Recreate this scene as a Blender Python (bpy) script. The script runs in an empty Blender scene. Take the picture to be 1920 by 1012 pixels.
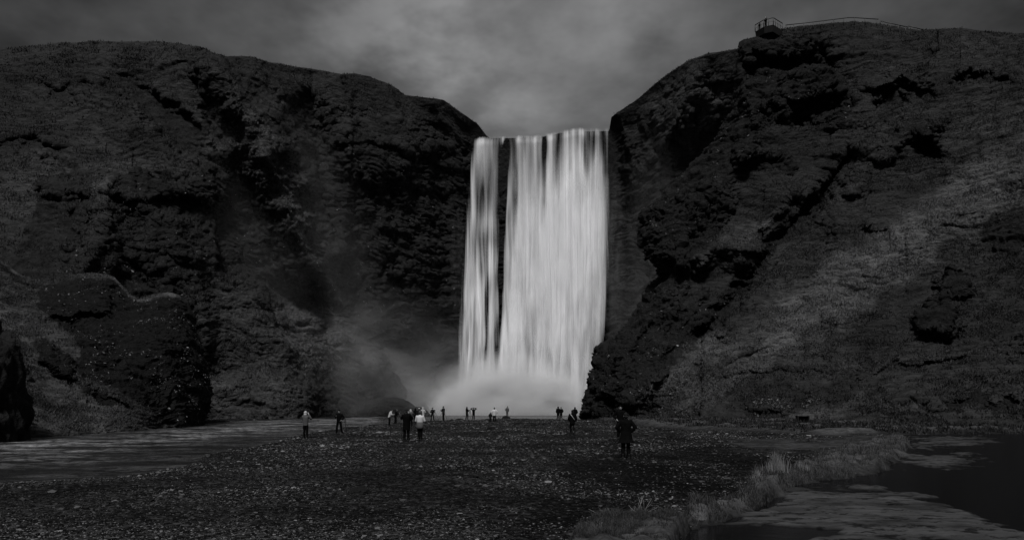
import bpy, math, time
import numpy as np
T0 = time.time()
F = 1280.0; CX = 960.0; HY = 757.0; CAMZ = 2.1
rng = np.random.default_rng(7)
scn = bpy.context.scene
COL = scn.collection

# ------------------------------------------------------------------ noise
_p = rng.permutation(256).astype(np.int32); PERM = np.concatenate([_p, _p])
_g = rng.normal(size=(256, 3)); GR = (_g / np.linalg.norm(_g, axis=1)[:, None]).astype(np.float32)

def perlin(x, y, z):
    x = np.asarray(x, np.float32); y = np.asarray(y, np.float32); z = np.asarray(z, np.float32)
    x, y, z = np.broadcast_arrays(x, y, z); sh = x.shape
    x = x.ravel(); y = y.ravel(); z = z.ravel()
    xf = np.floor(x); yf = np.floor(y); zf = np.floor(z)
    xi = xf.astype(np.int32) & 255; yi = yf.astype(np.int32) & 255; zi = zf.astype(np.int32) & 255
    x = x - xf; y = y - yf; z = z - zf
    u = x*x*x*(x*(x*6-15)+10); v = y*y*y*(y*(y*6-15)+10); w = z*z*z*(z*(z*6-15)+10)
    out = 0
    for dx in (0, 1):
        a = PERM[(xi+dx) & 255]; wx = u if dx else 1-u
        for dy in (0, 1):
            b = PERM[(a + ((yi+dy) & 255))]; wy = v if dy else 1-v
            for dz in (0, 1):
                g = GR[PERM[b + ((zi+dz) & 255)]]; wz = w if dz else 1-w
                out = out + wx*wy*wz*(g[:, 0]*(x-dx) + g[:, 1]*(y-dy) + g[:, 2]*(z-dz))
    return (out*1.6).reshape(sh)

def fbm(x, y, z, o=4, gain=.5, lac=2.1):
    s = 0; a = 1; n = 0
    for i in range(o):
        f = lac**i
        s = s + a*perlin(x*f+i*17.3, y*f+i*9.1, z*f+i*5.7); n += a; a *= gain
    return s/n

def ridged(x, y, z, o=4, gain=.5, lac=2.1):
    s = 0; a = 1; n = 0
    for i in range(o):
        f = lac**i
        s = s + a*(1-2*np.abs(perlin(x*f+i*11.3, y*f+i*7.1, z*f+i*3.7))); n += a; a *= gain
    return s/n

def sstep(a, b, x):
    t = np.clip((x-a)/(b-a), 0, 1); return t*t*(3-2*t)

def polydist(px, py, poly):
    """signed distance, positive inside"""
    px = np.asarray(px, np.float32); py = np.asarray(py, np.float32)
    d = np.full(px.shape, 1e9, np.float32); ins = np.zeros(px.shape, bool)
    n = len(poly)
    for i in range(n):
        x0, y0 = poly[i]; x1, y1 = poly[(i+1) % n]
        ex, ey = x1-x0, y1-y0; L = ex*ex+ey*ey+1e-9
        t = np.clip(((px-x0)*ex+(py-y0)*ey)/L, 0, 1)
        d = np.minimum(d, (px-x0-t*ex)**2+(py-y0-t*ey)**2)
        if y0 != y1:
            c = ((y0 > py) != (y1 > py)) & (px < ex*(py-y0)/ey + x0)
            ins ^= c
    d = np.sqrt(d); return np.where(ins, d, -d)

def seg_dist(px, py, pts):
    d = np.full(np.shape(px), 1e9, np.float32)
    for (x0, y0), (x1, y1) in zip(pts[:-1], pts[1:]):
        ex, ey = x1-x0, y1-y0
        t = np.clip(((px-x0)*ex+(py-y0)*ey)/(ex*ex+ey*ey), 0, 1)
        d = np.minimum(d, (px-x0-t*ex)**2+(py-y0-t*ey)**2)
    return np.sqrt(d)

class TPS:
    def __init__(s, pts, lam=1e-4):
        P = np.array(pts, float); s.c = P[:, :2]/1000; v = P[:, 2]; n = len(P)
        K = s.k(np.linalg.norm(s.c[:, None]-s.c[None], axis=2)) + lam*np.eye(n)
        A = np.zeros((n+3, n+3)); A[:n, :n] = K; A[:n, n] = 1; A[:n, n+1:] = s.c
        A[n, :n] = 1; A[n+1:, :n] = s.c.T
        s.w = np.linalg.solve(A, np.concatenate([v, [0, 0, 0]]))
    def k(s, r):
        return np.where(r > 1e-9, r*r*np.log(r+1e-12), 0)
    def __call__(s, x, y):
        x = x/1000; y = y/1000; n = len(s.c)
        o = s.w[n] + s.w[n+1]*x + s.w[n+2]*y
        for i in range(n):
            o = o + s.w[i]*s.k(np.hypot(x-s.c[i, 0], y-s.c[i, 1]))
        return o

def world(px, py, D):
    return np.stack([(px-CX)/F*D, D, CAMZ+(HY-py)/F*D], -1)
def groundD(py, z=0):
    return (CAMZ-z)*F/(py-HY)
def at(px, fy, z=0):
    D = groundD(fy, z); return ((px-CX)/F*D, D, z)

# ------------------------------------------------------------------ object helpers
def tag(o, label=None, cat=None, group=None, kind=None):
    if label: o['label'] = label
    if cat: o['category'] = cat
    if group: o['group'] = group
    if kind: o['kind'] = kind
    return o
def empty(name, loc, rz=0):
    o = bpy.data.objects.new(name, None); COL.objects.link(o)
    o.location = loc; o.rotation_euler = (0, 0, rz); o.empty_display_size = .3
    return o
def link(name, me, mat=None, parent=None):
    o = bpy.data.objects.new(name, me); COL.objects.link(o)
    if mat: me.materials.append(mat)
    if parent: o.parent = parent
    return o
def mesh_np(name, V, faces, nper, smooth=True, attrs=None):
    """faces flat index array with nper verts each"""
    V = np.asarray(V, np.float32).reshape(-1, 3); faces = np.asarray(faces, np.int32).ravel()
    me = bpy.data.meshes.new(name); nf = len(faces)//nper
    me.vertices.add(len(V)); me.vertices.foreach_set('co', V.ravel())
    me.loops.add(len(faces)); me.loops.foreach_set('vertex_index', faces)
    me.polygons.add(nf); me.polygons.foreach_set('loop_start', np.arange(0, len(faces), nper, dtype=np.int32))
    me.update(calc_edges=True)
    me.polygons.foreach_set('use_smooth', np.full(nf, smooth))
    for k, a in (attrs or {}).items():
        at_ = me.attributes.new(k, 'FLOAT', 'POINT'); at_.data.foreach_set('value', np.asarray(a, np.float32).ravel())
    return me
def grid_mesh(name, P, smooth=True, attrs=None, flip=False):
    r, c = P.shape[:2]; idx = np.arange(r*c).reshape(r, c)
    q = np.stack([idx[:-1, :-1], idx[:-1, 1:], idx[1:, 1:], idx[1:, :-1]], -1)
    if flip: q = q[..., ::-1]
    return mesh_np(name, P, q, 4, smooth, attrs)
def grid_normals(P):
    du = np.gradient(P, axis=1); dv = np.gradient(P, axis=0)
    n = np.cross(du, dv); n /= np.linalg.norm(n, axis=-1, keepdims=True)+1e-9
    s = np.sign((n*(-P+np.array([0, 0, 60.]))).sum(-1)); s[s == 0] = 1   # towards the valley
    return n*s[..., None]
class MB:
    def __init__(s): s.v = []; s.f = []
    def add(s, vs, fs):
        b = len(s.v); s.v += [tuple(v) for v in vs]; s.f += [tuple(i+b for i in f) for f in fs]
    def box(s, c, d, R=None):
        c = np.array(c, float); vs = []
        for sx in (-.5, .5):
            for sy in (-.5, .5):
                for sz in (-.5, .5):
                    p = np.array([sx*d[0], sy*d[1], sz*d[2]])
                    if R is not None: p = R@p
                    vs.append(c+p)
        s.add(vs, [(0, 1, 3, 2), (4, 6, 7, 5), (0, 4, 5, 1), (2, 3, 7, 6), (0, 2, 6, 4), (1, 5, 7, 3)])
    def tube(s, pts, rads, n=8, ry=None, up=None):
        pts = [np.array(p, float) for p in pts]; rings = []
        for i, p in enumerate(pts):
            a = pts[max(i-1, 0)]; b = pts[min(i+1, len(pts)-1)]; t = b-a; t /= np.linalg.norm(t)+1e-9
            ref = np.array(up if up is not None else ([0, 0, 1] if abs(t[2]) < .9 else [0, 1, 0]), float)
            u = np.cross(ref, t); u /= np.linalg.norm(u)+1e-9; w = np.cross(t, u)
            r = rads[i] if hasattr(rads, '__len__') else rads
            r2 = r if ry is None else ry[i]
            rings.append([p+u*r*math.cos(2*math.pi*k/n)+w*r2*math.sin(2*math.pi*k/n) for k in range(n)])
        vs = [v for r in rings for v in r]; fs = []
        for i in range(len(rings)-1):
            for k in range(n):
                fs.append((i*n+k, i*n+(k+1) % n, (i+1)*n+(k+1) % n, (i+1)*n+k))
        fs.append(tuple(range(n))[::-1]); fs.append(tuple((len(rings)-1)*n+k for k in range(n)))
        s.add(vs, fs)
    def ball(s, c, r, n=10, m=7, R=None):
        c = np.array(c, float); r = np.array(r if hasattr(r, '__len__') else (r, r, r), float)
        vs = []; fs = []
        for i in range(m+1):
            th = math.pi*i/m
            for k in range(n):
                ph = 2*math.pi*k/n
                p = np.array([math.sin(th)*math.cos(ph), math.sin(th)*math.sin(ph), math.cos(th)])*r
                if R is not None: p = R@p
                vs.append(c+p)
        for i in range(m):
            for k in range(n):
                fs.append((i*n+k, (i+1)*n+k, (i+1)*n+(k+1) % n, i*n+(k+1) % n))
        s.add(vs, fs)
    def mesh(s, name, smooth=True):
        me = bpy.data.meshes.new(name); me.from_pydata(s.v, [], s.f); me.update()
        if smooth: me.polygons.foreach_set('use_smooth', [True]*len(me.polygons))
        return me
    def obj(s, name, mat, parent=None, smooth=False):
        return link(name, s.mesh(name, smooth), mat, parent)
    def remesh(s, name, mat, parent, voxel, loc=None):
        me = s.mesh(name); tmp = bpy.data.objects.new('tmp', me); COL.objects.link(tmp)
        md = tmp.modifiers.new('r', 'REMESH'); md.mode = 'VOXEL'; md.voxel_size = voxel; md.use_smooth_shade = True
        sm = tmp.modifiers.new('s', 'SMOOTH'); sm.factor = .5; sm.iterations = 2
        dg = bpy.context.evaluated_depsgraph_get(); dg.update()
        new = bpy.data.meshes.new_from_object(tmp.evaluated_get(dg))
        bpy.data.objects.remove(tmp); new.name = name
        new.polygons.foreach_set('use_smooth', [True]*len(new.polygons)); new.materials.clear()
        return link(name, new, mat, parent)

# ------------------------------------------------------------------ materials
def mat_new(name):
    m = bpy.data.materials.new(name); m.use_nodes = True
    nt = m.node_tree; nt.nodes.clear(); return m, nt
class N:
    def __init__(s, nt): s.nt = nt
    def n(s, t, ins=None, **kw):
        nd = s.nt.nodes.new(t)
        for k, v in kw.items(): setattr(nd, k, v)
        for k, v in (ins or {}).items():
            if isinstance(v, bpy.types.NodeSocket): s.nt.links.new(v, nd.inputs[k])
            else: nd.inputs[k].default_value = v
        return nd
    def math(s, op, a, b=None, c=None, clamp=False):
        nd = s.nt.nodes.new('ShaderNodeMath'); nd.operation = op; nd.use_clamp = clamp
        for i, v in enumerate((a, b, c)):
            if v is None: continue
            if isinstance(v, bpy.types.NodeSocket): s.nt.links.new(v, nd.inputs[i])
            else: nd.inputs[i].default_value = v
        return nd.outputs[0]
    def ramp(s, f, a, b, ca, cb):
        nd = s.n('ShaderNodeMapRange', {'Value': f, 'From Min': a, 'From Max': b, 'To Min': ca, 'To Max': cb})
        return nd.outputs[0]
    def noise(s, vec, scale, detail=4, rough=.5):
        return s.n('ShaderNodeTexNoise', {'Vector': vec, 'Scale': scale, 'Detail': detail, 'Roughness': rough}).outputs['Fac']
    def attr(s, name):
        return s.n('ShaderNodeAttribute', attribute_name=name).outputs['Fac']
    def pos(s, sx=1, sy=1, sz=1):
        g = s.n('ShaderNodeNewGeometry').outputs['Position']
        if (sx, sy, sz) == (1, 1, 1): return g
        return s.n('ShaderNodeVectorMath', {0: g, 1: (sx, sy, sz)}, operation='MULTIPLY').outputs[0]
    def mix(s, f, a, b):
        # scalar lerp a + f*(b-a)
        return s.math('ADD', a, s.math('MULTIPLY', f, s.math('SUBTRACT', b, a)))
    def grey(s, v, tint=(1, 1, 1.03)):
        c = s.n('ShaderNodeCombineXYZ', {0: v, 1: v, 2: v}).outputs[0]
        return s.n('ShaderNodeVectorMath', {0: c, 1: tint}, operation='MULTIPLY').outputs[0]
    def bump(s, h, strength, dist, normal=None):
        i = {'Height': h, 'Strength': strength, 'Distance': dist}
        if normal is not None: i['Normal'] = normal
        return s.n('ShaderNodeBump', i).outputs[0]
    def out(s, surf=None, vol=None):
        o = s.n('ShaderNodeOutputMaterial')
        if surf is not None: s.nt.links.new(surf, o.inputs['Surface'])
        if vol is not None: s.nt.links.new(vol, o.inputs['Volume'])

def hill_material(name, rock_lo, rock_hi, grass_lo, grass_hi):
    m, nt = mat_new(name); k = N(nt)
    P = k.pos(); rock = k.attr('rock'); light = k.attr('pale')
    n1 = k.noise(P, .9, 6, .62); n2 = k.noise(k.pos(.7, .7, 3.0), 1.2, 5, .6); n3 = k.noise(P, 6.0, 3, .6); n0 = k.noise(P, .12, 3, .5)
    rv = k.math('MULTIPLY', k.ramp(n1, .3, .7, 0, 1), k.ramp(n3, .3, .7, .5, 1.3))
    rcol = k.mix(rv, rock_lo, rock_hi)
    gv = k.math('MULTIPLY', k.math('ADD', k.ramp(n2, .34, .66, .1, .8), k.ramp(n3, .3, .7, -.15, .25)), k.ramp(n0, .35, .65, .6, 1.3))
    gcol = k.mix(gv, grass_lo, grass_hi)
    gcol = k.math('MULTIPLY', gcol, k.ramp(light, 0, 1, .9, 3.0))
    f = k.math('ADD', rock, k.ramp(n1, .35, .65, -.25, .25))
    f = k.ramp(f, .35, .65, 0, 1)
    col = k.grey(k.math('MAXIMUM', k.mix(f, gcol, rcol), .004), (1, 1, 1.02))
    b1 = k.bump(n1, .8, .9)
    b2 = k.bump(n3, .7, .18, b1)
    bs = k.n('ShaderNodeBsdfPrincipled', {'Base Color': col, 'Roughness': .92, 'Normal': b2})
    bs.inputs['Specular IOR Level'].default_value = .12
    k.out(bs.outputs[0]); return m

def plain(name, v, rough=.8, var=.25, scale=6, tint=(1, 1, 1.02), spec=.3, bump=.0):
    m, nt = mat_new(name); k = N(nt)
    tc = k.n('ShaderNodeTexCoord').outputs['Object']
    n = k.noise(tc, scale, 5, .6)
    c = k.grey(k.ramp(n, .3, .7, v*(1-var), v*(1+var)), tint)
    ins = {'Base Color': c, 'Roughness': rough}
    if bump: ins['Normal'] = k.bump(n, .6, bump)
    bs = k.n('ShaderNodeBsdfPrincipled', ins); bs.inputs['Specular IOR Level'].default_value = spec
    k.out(bs.outputs[0]); return m

def tone_material(name, lo, hi, rough=.8, transl=0, spec=.2):
    m, nt = mat_new(name); k = N(nt)
    c = k.grey(k.ramp(k.attr('tone'), 0, 1, lo, hi), (1, 1, 1.03))
    bs = k.n('ShaderNodeBsdfPrincipled', {'Base Color': c, 'Roughness': rough}); bs.inputs['Specular IOR Level'].default_value = spec
    k.out(bs.outputs[0]); return m
SUN = 1.5; EXPO = 1.15; SKYB = .22; SKYL = 0.0; SKYC = 1.03
# ================================================================== cliffs and hills
def I(pts):
    xs = [p[0] for p in pts]; ys = [p[1] for p in pts]
    return lambda x: np.interp(x, xs, ys)

def facets(x, y, z, s_, amp, seed):
    """broken angular faces: every cell of rock has a plane of its own"""
    sh = x.shape; p = np.stack([x.ravel()/s_, y.ravel()/s_, z.ravel()/(s_*.7)], -1).astype(np.float32); c0 = np.floor(p).astype(np.int32)
    best = np.full(len(p), 9e9, np.float32); val = np.zeros(len(p), np.float32)
    rg = np.random.default_rng(seed); T = rg.random((256, 3)).astype(np.float32); G = rg.normal(size=(256, 4)).astype(np.float32)
    for a in (-1, 0, 1):
        for b in (-1, 0, 1):
            for c in (-1, 0, 1):
                q = c0+np.array([a, b, c], np.int32); hs = PERM[PERM[PERM[q[:, 0] & 255]+(q[:, 1] & 255)]+(q[:, 2] & 255)]
                r = p-(q+T[hs]); d = (r*r).sum(1); m_ = d < best; best = np.where(m_, d, best)
                g_ = G[hs]; val = np.where(m_, g_[:, 3]*.35+(r*g_[:, :3]).sum(1)*.7, val)
    return (amp*val.clip(-1.3, 1.3)).reshape(sh)

def displace(P, rock, strength=1.0, tall=1.0, seed=0, edge=None, sc=1.0):
    n = grid_normals(P); x, y, z = P[..., 0]*sc+seed*31, P[..., 1]*sc+seed*13, P[..., 2]*sc+seed*7
    # domain warp
    wx = fbm(x/14, y/14, z/14, 3)*3; wz = fbm(x/11+40, y/11, z/11, 3)*3
    xr, yr, zr = x+wx, y+wx, z+wz
    crag = 1.7*ridged(xr/19, yr/19, zr/26, 3)*tall                                # buttresses and gullies
    strata = 0.9*fbm(xr/9, yr/9, zr/2.0, 4)                     # ledges
    blocks = .7*ridged(xr/8, yr/8, zr/3.4, 5, .55)+facets(x+wx*.6, y+wx*.4, z+wz*.4, 5.2, .45, seed+1)+.55*ridged(xr/2.6, yr/2.6, zr/1.1, 4, .6)+.6*ridged(xr/3.2, yr/3.2, zr/15, 3, .55)
    fine = .3*ridged(xr/1.3, yr/1.3, zr/1.0, 3, .6)
    def ledge(p, a, w_, s_):                                    # worn steps: sloping tread, sharp undercut below
        q = zr/p+w_*fbm(xr/s_, yr/s_, zr/s_*.6+p, 3); fr = q-np.floor(q)
        am = np.clip(.45+1.1*perlin(xr/(s_*1.3)+9, yr/(s_*1.3), zr/(s_*.7)), 0, 1.3)
        return a*am*np.where(fr > .16, (1-fr)/.84, fr/.16)
    dr = crag*.8+strata+blocks+fine-1.2 + ledge(6.5, .6, 1.6, 18)+ledge(2.4, .6, 1.2, 8)+ledge(.95, .30, .9, 3.8)-.5
    tus = fbm(xr/14, yr/14, zr/14, 3)*1.6 + .6*ridged(xr/9, yr/9, zr/5, 3) + 1.1*tall*(ridged((x*.75+z)/11+wx*.06, y/30, (z-x*.75)/34, 3)-.3)
    terr = .40*fbm(xr/5, yr/5, zr/.9, 4, .6) + .16*fbm(xr/.7, yr/.7, zr/.35, 2)
    lump = .16*ridged(x/2.2, y/2.2, z/1.6, 4, .6)
    dg = tus+terr+lump-.5 + ledge(5.5, .8, 1.6, 18)+ledge(1.7, .46, 1.0, 8)+ledge(.7, .22, .8, 3.6)
    d = (dg*(1-rock)+dr*rock)*strength
    if edge is not None: d = d*edge
    return P + n*(d/sc)[..., None]

def blob(px, py, cx, cy, rx, ry, ang=0, sharp=.35, warp=None):
    a = math.radians(ang); dx, dy = px-cx, py-cy
    if warp is not None: dx = dx+warp[0]; dy = dy+warp[1]
    u = (dx*math.cos(a)+dy*math.sin(a))/rx; v = (-dx*math.sin(a)+dy*math.cos(a))/ry
    return sstep(1+sharp, 1-sharp, np.sqrt(u*u+v*v))

def relief(name, px, py, D, rockf, blobs, pales, mat, seed=0, strength=1., tall=1., rows_back=0, back=(0, 0), warpamp=18, edge=None, bottom=True, rim_light=0, spines=(), sc=1.0):
    """px,py,D arrays (rows from foot to ridge, columns left to right) give the
    surveyed face of the hill in metres; craggy detail is then displaced in 3D
    and the plateau is continued behind the ridge"""
    w = (fbm(px/75, py/75, px*0+seed, 5, .62)*warpamp*2.6, fbm(px/75+30, py/75, px*0+seed, 5, .62)*warpamp*2.6)
    rock = rockf(px+w[0], py+w[1]).astype(np.float32); pale = np.zeros_like(rock)
    for (cx, cy, rx, ry, ang, amp, rk, sh) in blobs:
        b = blob(px, py, cx, cy, rx, ry, ang, sh, w)
        D = D-amp*.72*b; rock = rock*(1-b)+b*rk if rk is not None else rock
    for (pts, amp, w1, w2, rk) in spines:                       # crests (amp > 0) and gullies (amp < 0)
        ww = (w[0]*.35, w[1]*.35); d_ = seg_dist(px+ww[0], py+ww[1], pts)
        xs = np.interp(py, [q[1] for q in sorted(pts, key=lambda q: q[1])], [q[0] for q in sorted(pts, key=lambda q: q[1])]); sd = np.where(px > xs, w2, w1)
        f_ = np.exp(-(d_/sd)**1.15); D = D-amp*f_
        if rk is not None: rock = rock*(1-.8*f_)+.8*f_*rk
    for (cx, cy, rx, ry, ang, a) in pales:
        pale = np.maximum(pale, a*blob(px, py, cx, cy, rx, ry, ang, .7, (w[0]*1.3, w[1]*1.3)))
    if rim_light:  # sky-lit rim painted in: paler, grassier colour along the ridge line
        e_ = (py-py[-1:]); pale = np.maximum(pale, rim_light*sstep(12, 1, e_+5*fbm(px/12, py/12, px*0, 3))*(px < 330)); rock = rock*(1-.8*sstep(9, 3, e_))
    P = world(px, py, D)
    if rows_back:
        top = P[-1]; rows = []
        for i in range(1, rows_back+1):
            f = (i/rows_back)**1.6
            r = top*(1+0*f); sk = (top[:, 1:2]+f*back[0])/top[:, 1:2]
            r = np.concatenate([top[:, :1]*sk, top[:, 1:2]*sk, top[:, 2:3]+back[1]*f+1.2*np.sin(min(f*40, 1.57))*0], 1)
            rows.append(r)
        P = np.concatenate([P, np.array(rows)], 0)
        z = np.repeat(rock[-1:], rows_back, 0)*0; rock = np.concatenate([rock, z], 0); pale = np.concatenate([pale, z], 0)
    if bottom:
        b0 = P[:1].copy(); b0[..., 2] = -3.0; b0[..., 1] -= 1; P = np.concatenate([b0, P], 0)
        rock = np.concatenate([rock[:1], rock], 0); pale = np.concatenate([pale[:1], pale], 0)
    e = np.ones(P.shape[:2])
    if rows_back: e[-rows_back:] = np.linspace(1, .15, rows_back)[:, None]
    nr_ = e.shape[0]-rows_back; pyt = P[nr_-1:nr_, :, 2]/P[nr_-1:nr_, :, 1]*F; dpx = pyt-P[:nr_, :, 2]/P[:nr_, :, 1]*F
    e[:nr_] *= .22+.78*sstep(0, 14 if rim_light else 45, dpx)
    if rows_back: e[nr_:] *= .22
    if edge is not None: e *= edge(P)
    P = displace(P, rock, strength, tall, seed, e, sc)
    me = grid_mesh(name, P, True, {'rock': rock, 'pale': pale})
    o = link(name, me, mat); return o, P, rock, pale

M_hill = hill_material('hillside', .004, .022, .006, .037)
M_hill2 = hill_material('near_hillside', .003, .015, .0055, .036)
M_spur = hill_material('river_spur', .0015, .009, .006, .045)
M_dark = hill_material('dark_crag', .004, .016, .006, .03)

# ---- left cliff, wall behind the fall and the alcove wall right of it: one sheet
ridgeB = I([(-500, 150), (-300, 118), (0, 92), (50, 88), (100, 82), (170, 79), (240, 78), (310, 82), (370, 87), (385, 93), (400, 102), (425, 107), (470, 107), (480, 109), (510, 118), (560, 127), (600, 133),
            (640, 140), (665, 138), (690, 143), (730, 158), (760, 178), (800, 183), (830, 187), (850, 202), (870, 215), (895, 232), (912, 254), (918, 259), (960, 259), (1010, 258), (1050, 250),
            (1080, 247), (1142, 246), (1146, 220), (1160, 209), (1180, 196), (1200, 183), (1220, 165), (1250, 140), (1290, 115), (1330, 101), (1385, 92), (1430, 95), (1500, 105)])
baseB = I([(-500, 800), (300, 790), (430, 783.5), (560, 781.5), (640, 781), (700, 780), (760, 779), (900, 777.5), (1145, 777.5), (1300, 785), (1500, 790)])
ctlB = [(-500, 150, 112), (-300, 118, 114), (0, 92, 117), (240, 78, 118), (370, 88, 119), (480, 108, 123), (640, 140, 134), (760, 178, 141), (830, 187, 144), (918, 250, 153),
        (-500, 500, 80), (-300, 400, 92), (0, 300, 103), (0, 420, 97), (100, 520, 92), (0, 600, 84), (150, 700, 88), (200, 330, 105), (200, 200, 111), (400, 300, 111), (400, 400, 112), (400, 600, 108), (420, 785, 103),
        (-500, 790, 70), (0, 790, 82), (250, 790, 98),
        (560, 300, 126), (540, 500, 121), (560, 780, 112.5), (640, 300, 131), (650, 500, 130), (700, 650, 131), (640, 778, 121), (760, 300, 140), (760, 500, 140), (770, 700, 139), (760, 778, 130),
        (860, 300, 151), (860, 500, 150), (870, 776, 146), (1000, 300, 154), (1000, 500, 153), (1000, 776, 150), (960, 252, 153), (1080, 240, 153), (1140, 400, 154), (1140, 240, 153), (1145, 776, 150),
        (1160, 209, 150), (1220, 165, 143), (1290, 115, 134), (1385, 92, 126), (1200, 400, 150), (1250, 300, 144), (1230, 600, 148), (1350, 400, 134), (1350, 600, 134), (1350, 780, 130), (1500, 105, 122), (1500, 700, 126)]
tB = TPS(ctlB)
NB, RB = 980, 460
u = np.linspace(0, 1, NB)[None]; t = np.linspace(0, 1, RB)[:, None]
pxB = (-420+u*1870)+t*0; pyB = baseB(pxB)+(ridgeB(pxB)-baseB(pxB))*t
DB = tB(pxB, pyB)
rockpolyB = [(120, 300), (230, 330), (360, 345), (430, 260), (400, 190), (380, 120), (480, 210), (560, 215), (660, 240), (760, 240), (880, 262), (918, 252), (1142, 240), (1160, 235), (1230, 300), (1400, 500), (1500, 800), (-500, 800), (-500, 560), (0, 520), (60, 400)]
blobsB = [
    (300, 215, 130, 28, 38, -2.6, .8, .4), (120, 170, 60, 14, 10, -1.2, .6, .5), (60, 280, 90, 16, 5, -1.5, .6, .5),
    (430, 150, 46, 60, -30, 4.5, .5, .5), (480, 250, 50, 75, -25, 5, .6, .5), (525, 350, 45, 75, -25, 4.5, .6, .5), (560, 470, 40, 80, -15, 3.5, .8, .5),
    (410, 215, 20, 55, -35, -3, .9, .5), (590, 260, 45, 70, -20, -3, .5, .6), (600, 420, 26, 110, -8, -3.5, .9, .5),
    (265, 350, 70, 26, 5, 2.2, .9, .25), (140, 345, 60, 22, 0, 1.8, .8, .3), (390, 350, 50, 30, 10, 2.5, 1, .25), (330, 470, 90, 55, 0, 2.5, 1, .4), (190, 440, 40, 90, 0, 2.5, .7, .5),
    (720, 250, 110, 26, 10, 2.2, .35, .4), (700, 300, 60, 40, 0, 2.8, .6, .4), (800, 330, 70, 30, 5, 1.8, .9, .4), (830, 290, 60, 22, 20, 2.5, .7, .3),
    (700, 400, 30, 120, -5, 2.8, 1, .5), (790, 480, 26, 130, 5, 2.2, 1, .5),
    (470, 660, 75, 120, -38, 2.2, .45, .5), (425, 600, 50, 80, -20, 1.4, .5, .6), (480, 770, 120, 55, 5, 5, .35, .7), (560, 600, 40, 60, -35, -2, .3, .5), (640, 640, 95, 26, 35, 2.0, .2, .6),
    (1240, 230, 40, 40, 30, 2.2, .6, .4), (1200, 300, 26, 60, 0, 2.5, .8, .5), (1290, 210, 50, 60, 20, 2, .3, .5),
]
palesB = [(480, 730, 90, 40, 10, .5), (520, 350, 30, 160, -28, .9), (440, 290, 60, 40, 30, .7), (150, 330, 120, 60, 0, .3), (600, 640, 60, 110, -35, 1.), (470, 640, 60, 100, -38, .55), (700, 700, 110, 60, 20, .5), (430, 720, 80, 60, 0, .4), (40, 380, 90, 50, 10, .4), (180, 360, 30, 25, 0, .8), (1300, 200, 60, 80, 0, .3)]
def rockB(x, y): return np.maximum(sstep(-14, 14, polydist(x, y, rockpolyB))*.9, .08)
spinesB = [([(375, 90), (430, 160), (470, 230), (510, 300), (535, 380), (560, 450), (600, 520)], 5, 55, 22, None), ([(480, 110), (500, 170), (530, 240), (560, 310), (590, 400), (630, 470)], 3.5, 40, 18, .3),
    ([(400, 520), (470, 570), (530, 645), (568, 745), (585, 800)], 4.5, 110, 20, .3), ([(250, 380), (330, 430), (370, 520), (390, 640)], 3, 40, 18, None), ([(520, 545), (600, 590), (700, 650), (790, 668)], -2.5, 16, 26, .2),
    ([(640, 150), (660, 260), (650, 380), (640, 470)], 3.5, 50, 16, None), ([(730, 170), (760, 300), (750, 430), (770, 600)], 2.5, 40, 20, None), ([(820, 190), (860, 300), (850, 420), (855, 560)], 2, 30, 20, None), ([(170, 100), (240, 180), (300, 260), (330, 330)], 1.8, 60, 20, None),
    ([(425, 105), (445, 150), (470, 190)], -3, 14, 18, None), ([(580, 140), (590, 230), (605, 330), (625, 430), (620, 520)], -1.8, 26, 34, None), ([(200, 330), (190, 450), (150, 520)], 2.5, 30, 20, .3),
    ([(1160, 215), (1190, 330), (1185, 480), (1180, 700)], 2, 14, 26, None), ([(1330, 110), (1280, 200), (1240, 290), (1230, 380)], 3, 26, 40, .35)]
spinesR = [([(1385, 100), (1400, 180), (1420, 240), (1400, 290), (1345, 350), (1290, 420), (1270, 500)], 2.5, 40, 20, None), ([(1760, 90), (1720, 150), (1650, 250), (1600, 330), (1530, 420), (1440, 520), (1380, 600), (1320, 670)], 2.6, 16, 60, .1),
    ([(1600, 300), (1555, 350), (1520, 400), (1450, 455), (1395, 530), (1350, 590), (1320, 630)], -5, 16, 10, .9), ([(1960, 310), (1800, 400), (1640, 500), (1480, 610), (1360, 680), (1240, 735)], 2.2, 60, 50, .0),
    ([(1430, 470), (1340, 470), (1290, 520), (1255, 600), (1240, 680), (1220, 740)], 2.6, 30, 16, None), ([(1540, 90), (1570, 150), (1530, 230)], -2.5, 30, 20, 1), ([(1720, 150), (1690, 200), (1640, 240), (1560, 250)], -2, 18, 14, .6),
    ([(1980, 560), (1860, 640), (1700, 700), (1560, 720)], -1.2, 20, 26, .4), ([(1560, 480), (1500, 560), (1430, 640)], -1.0, 18, 26, None), ([(1180, 620), (1150, 690), (1140, 770)], 1.6, 18, 18, None), ([(1800, 130), (1760, 220), (1770, 320), (1700, 420)], 1.6, 30, 50, None)]
def lip_edge(P):
    px = P[..., 0]/P[..., 1]*F+CX; py = HY-(P[..., 2]-CAMZ)/P[..., 1]*F
    return 1-.97*sstep(870, 900, px)*sstep(1165, 1150, px)*sstep(420, 300, py)
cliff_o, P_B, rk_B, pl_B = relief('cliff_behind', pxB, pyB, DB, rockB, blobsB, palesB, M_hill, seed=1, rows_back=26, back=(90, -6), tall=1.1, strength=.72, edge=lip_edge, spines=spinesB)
cliff_o.name = 'cliff'
tag(cliff_o, 'tall dark cliff curving round left of and behind the waterfall', kind='structure')

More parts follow.
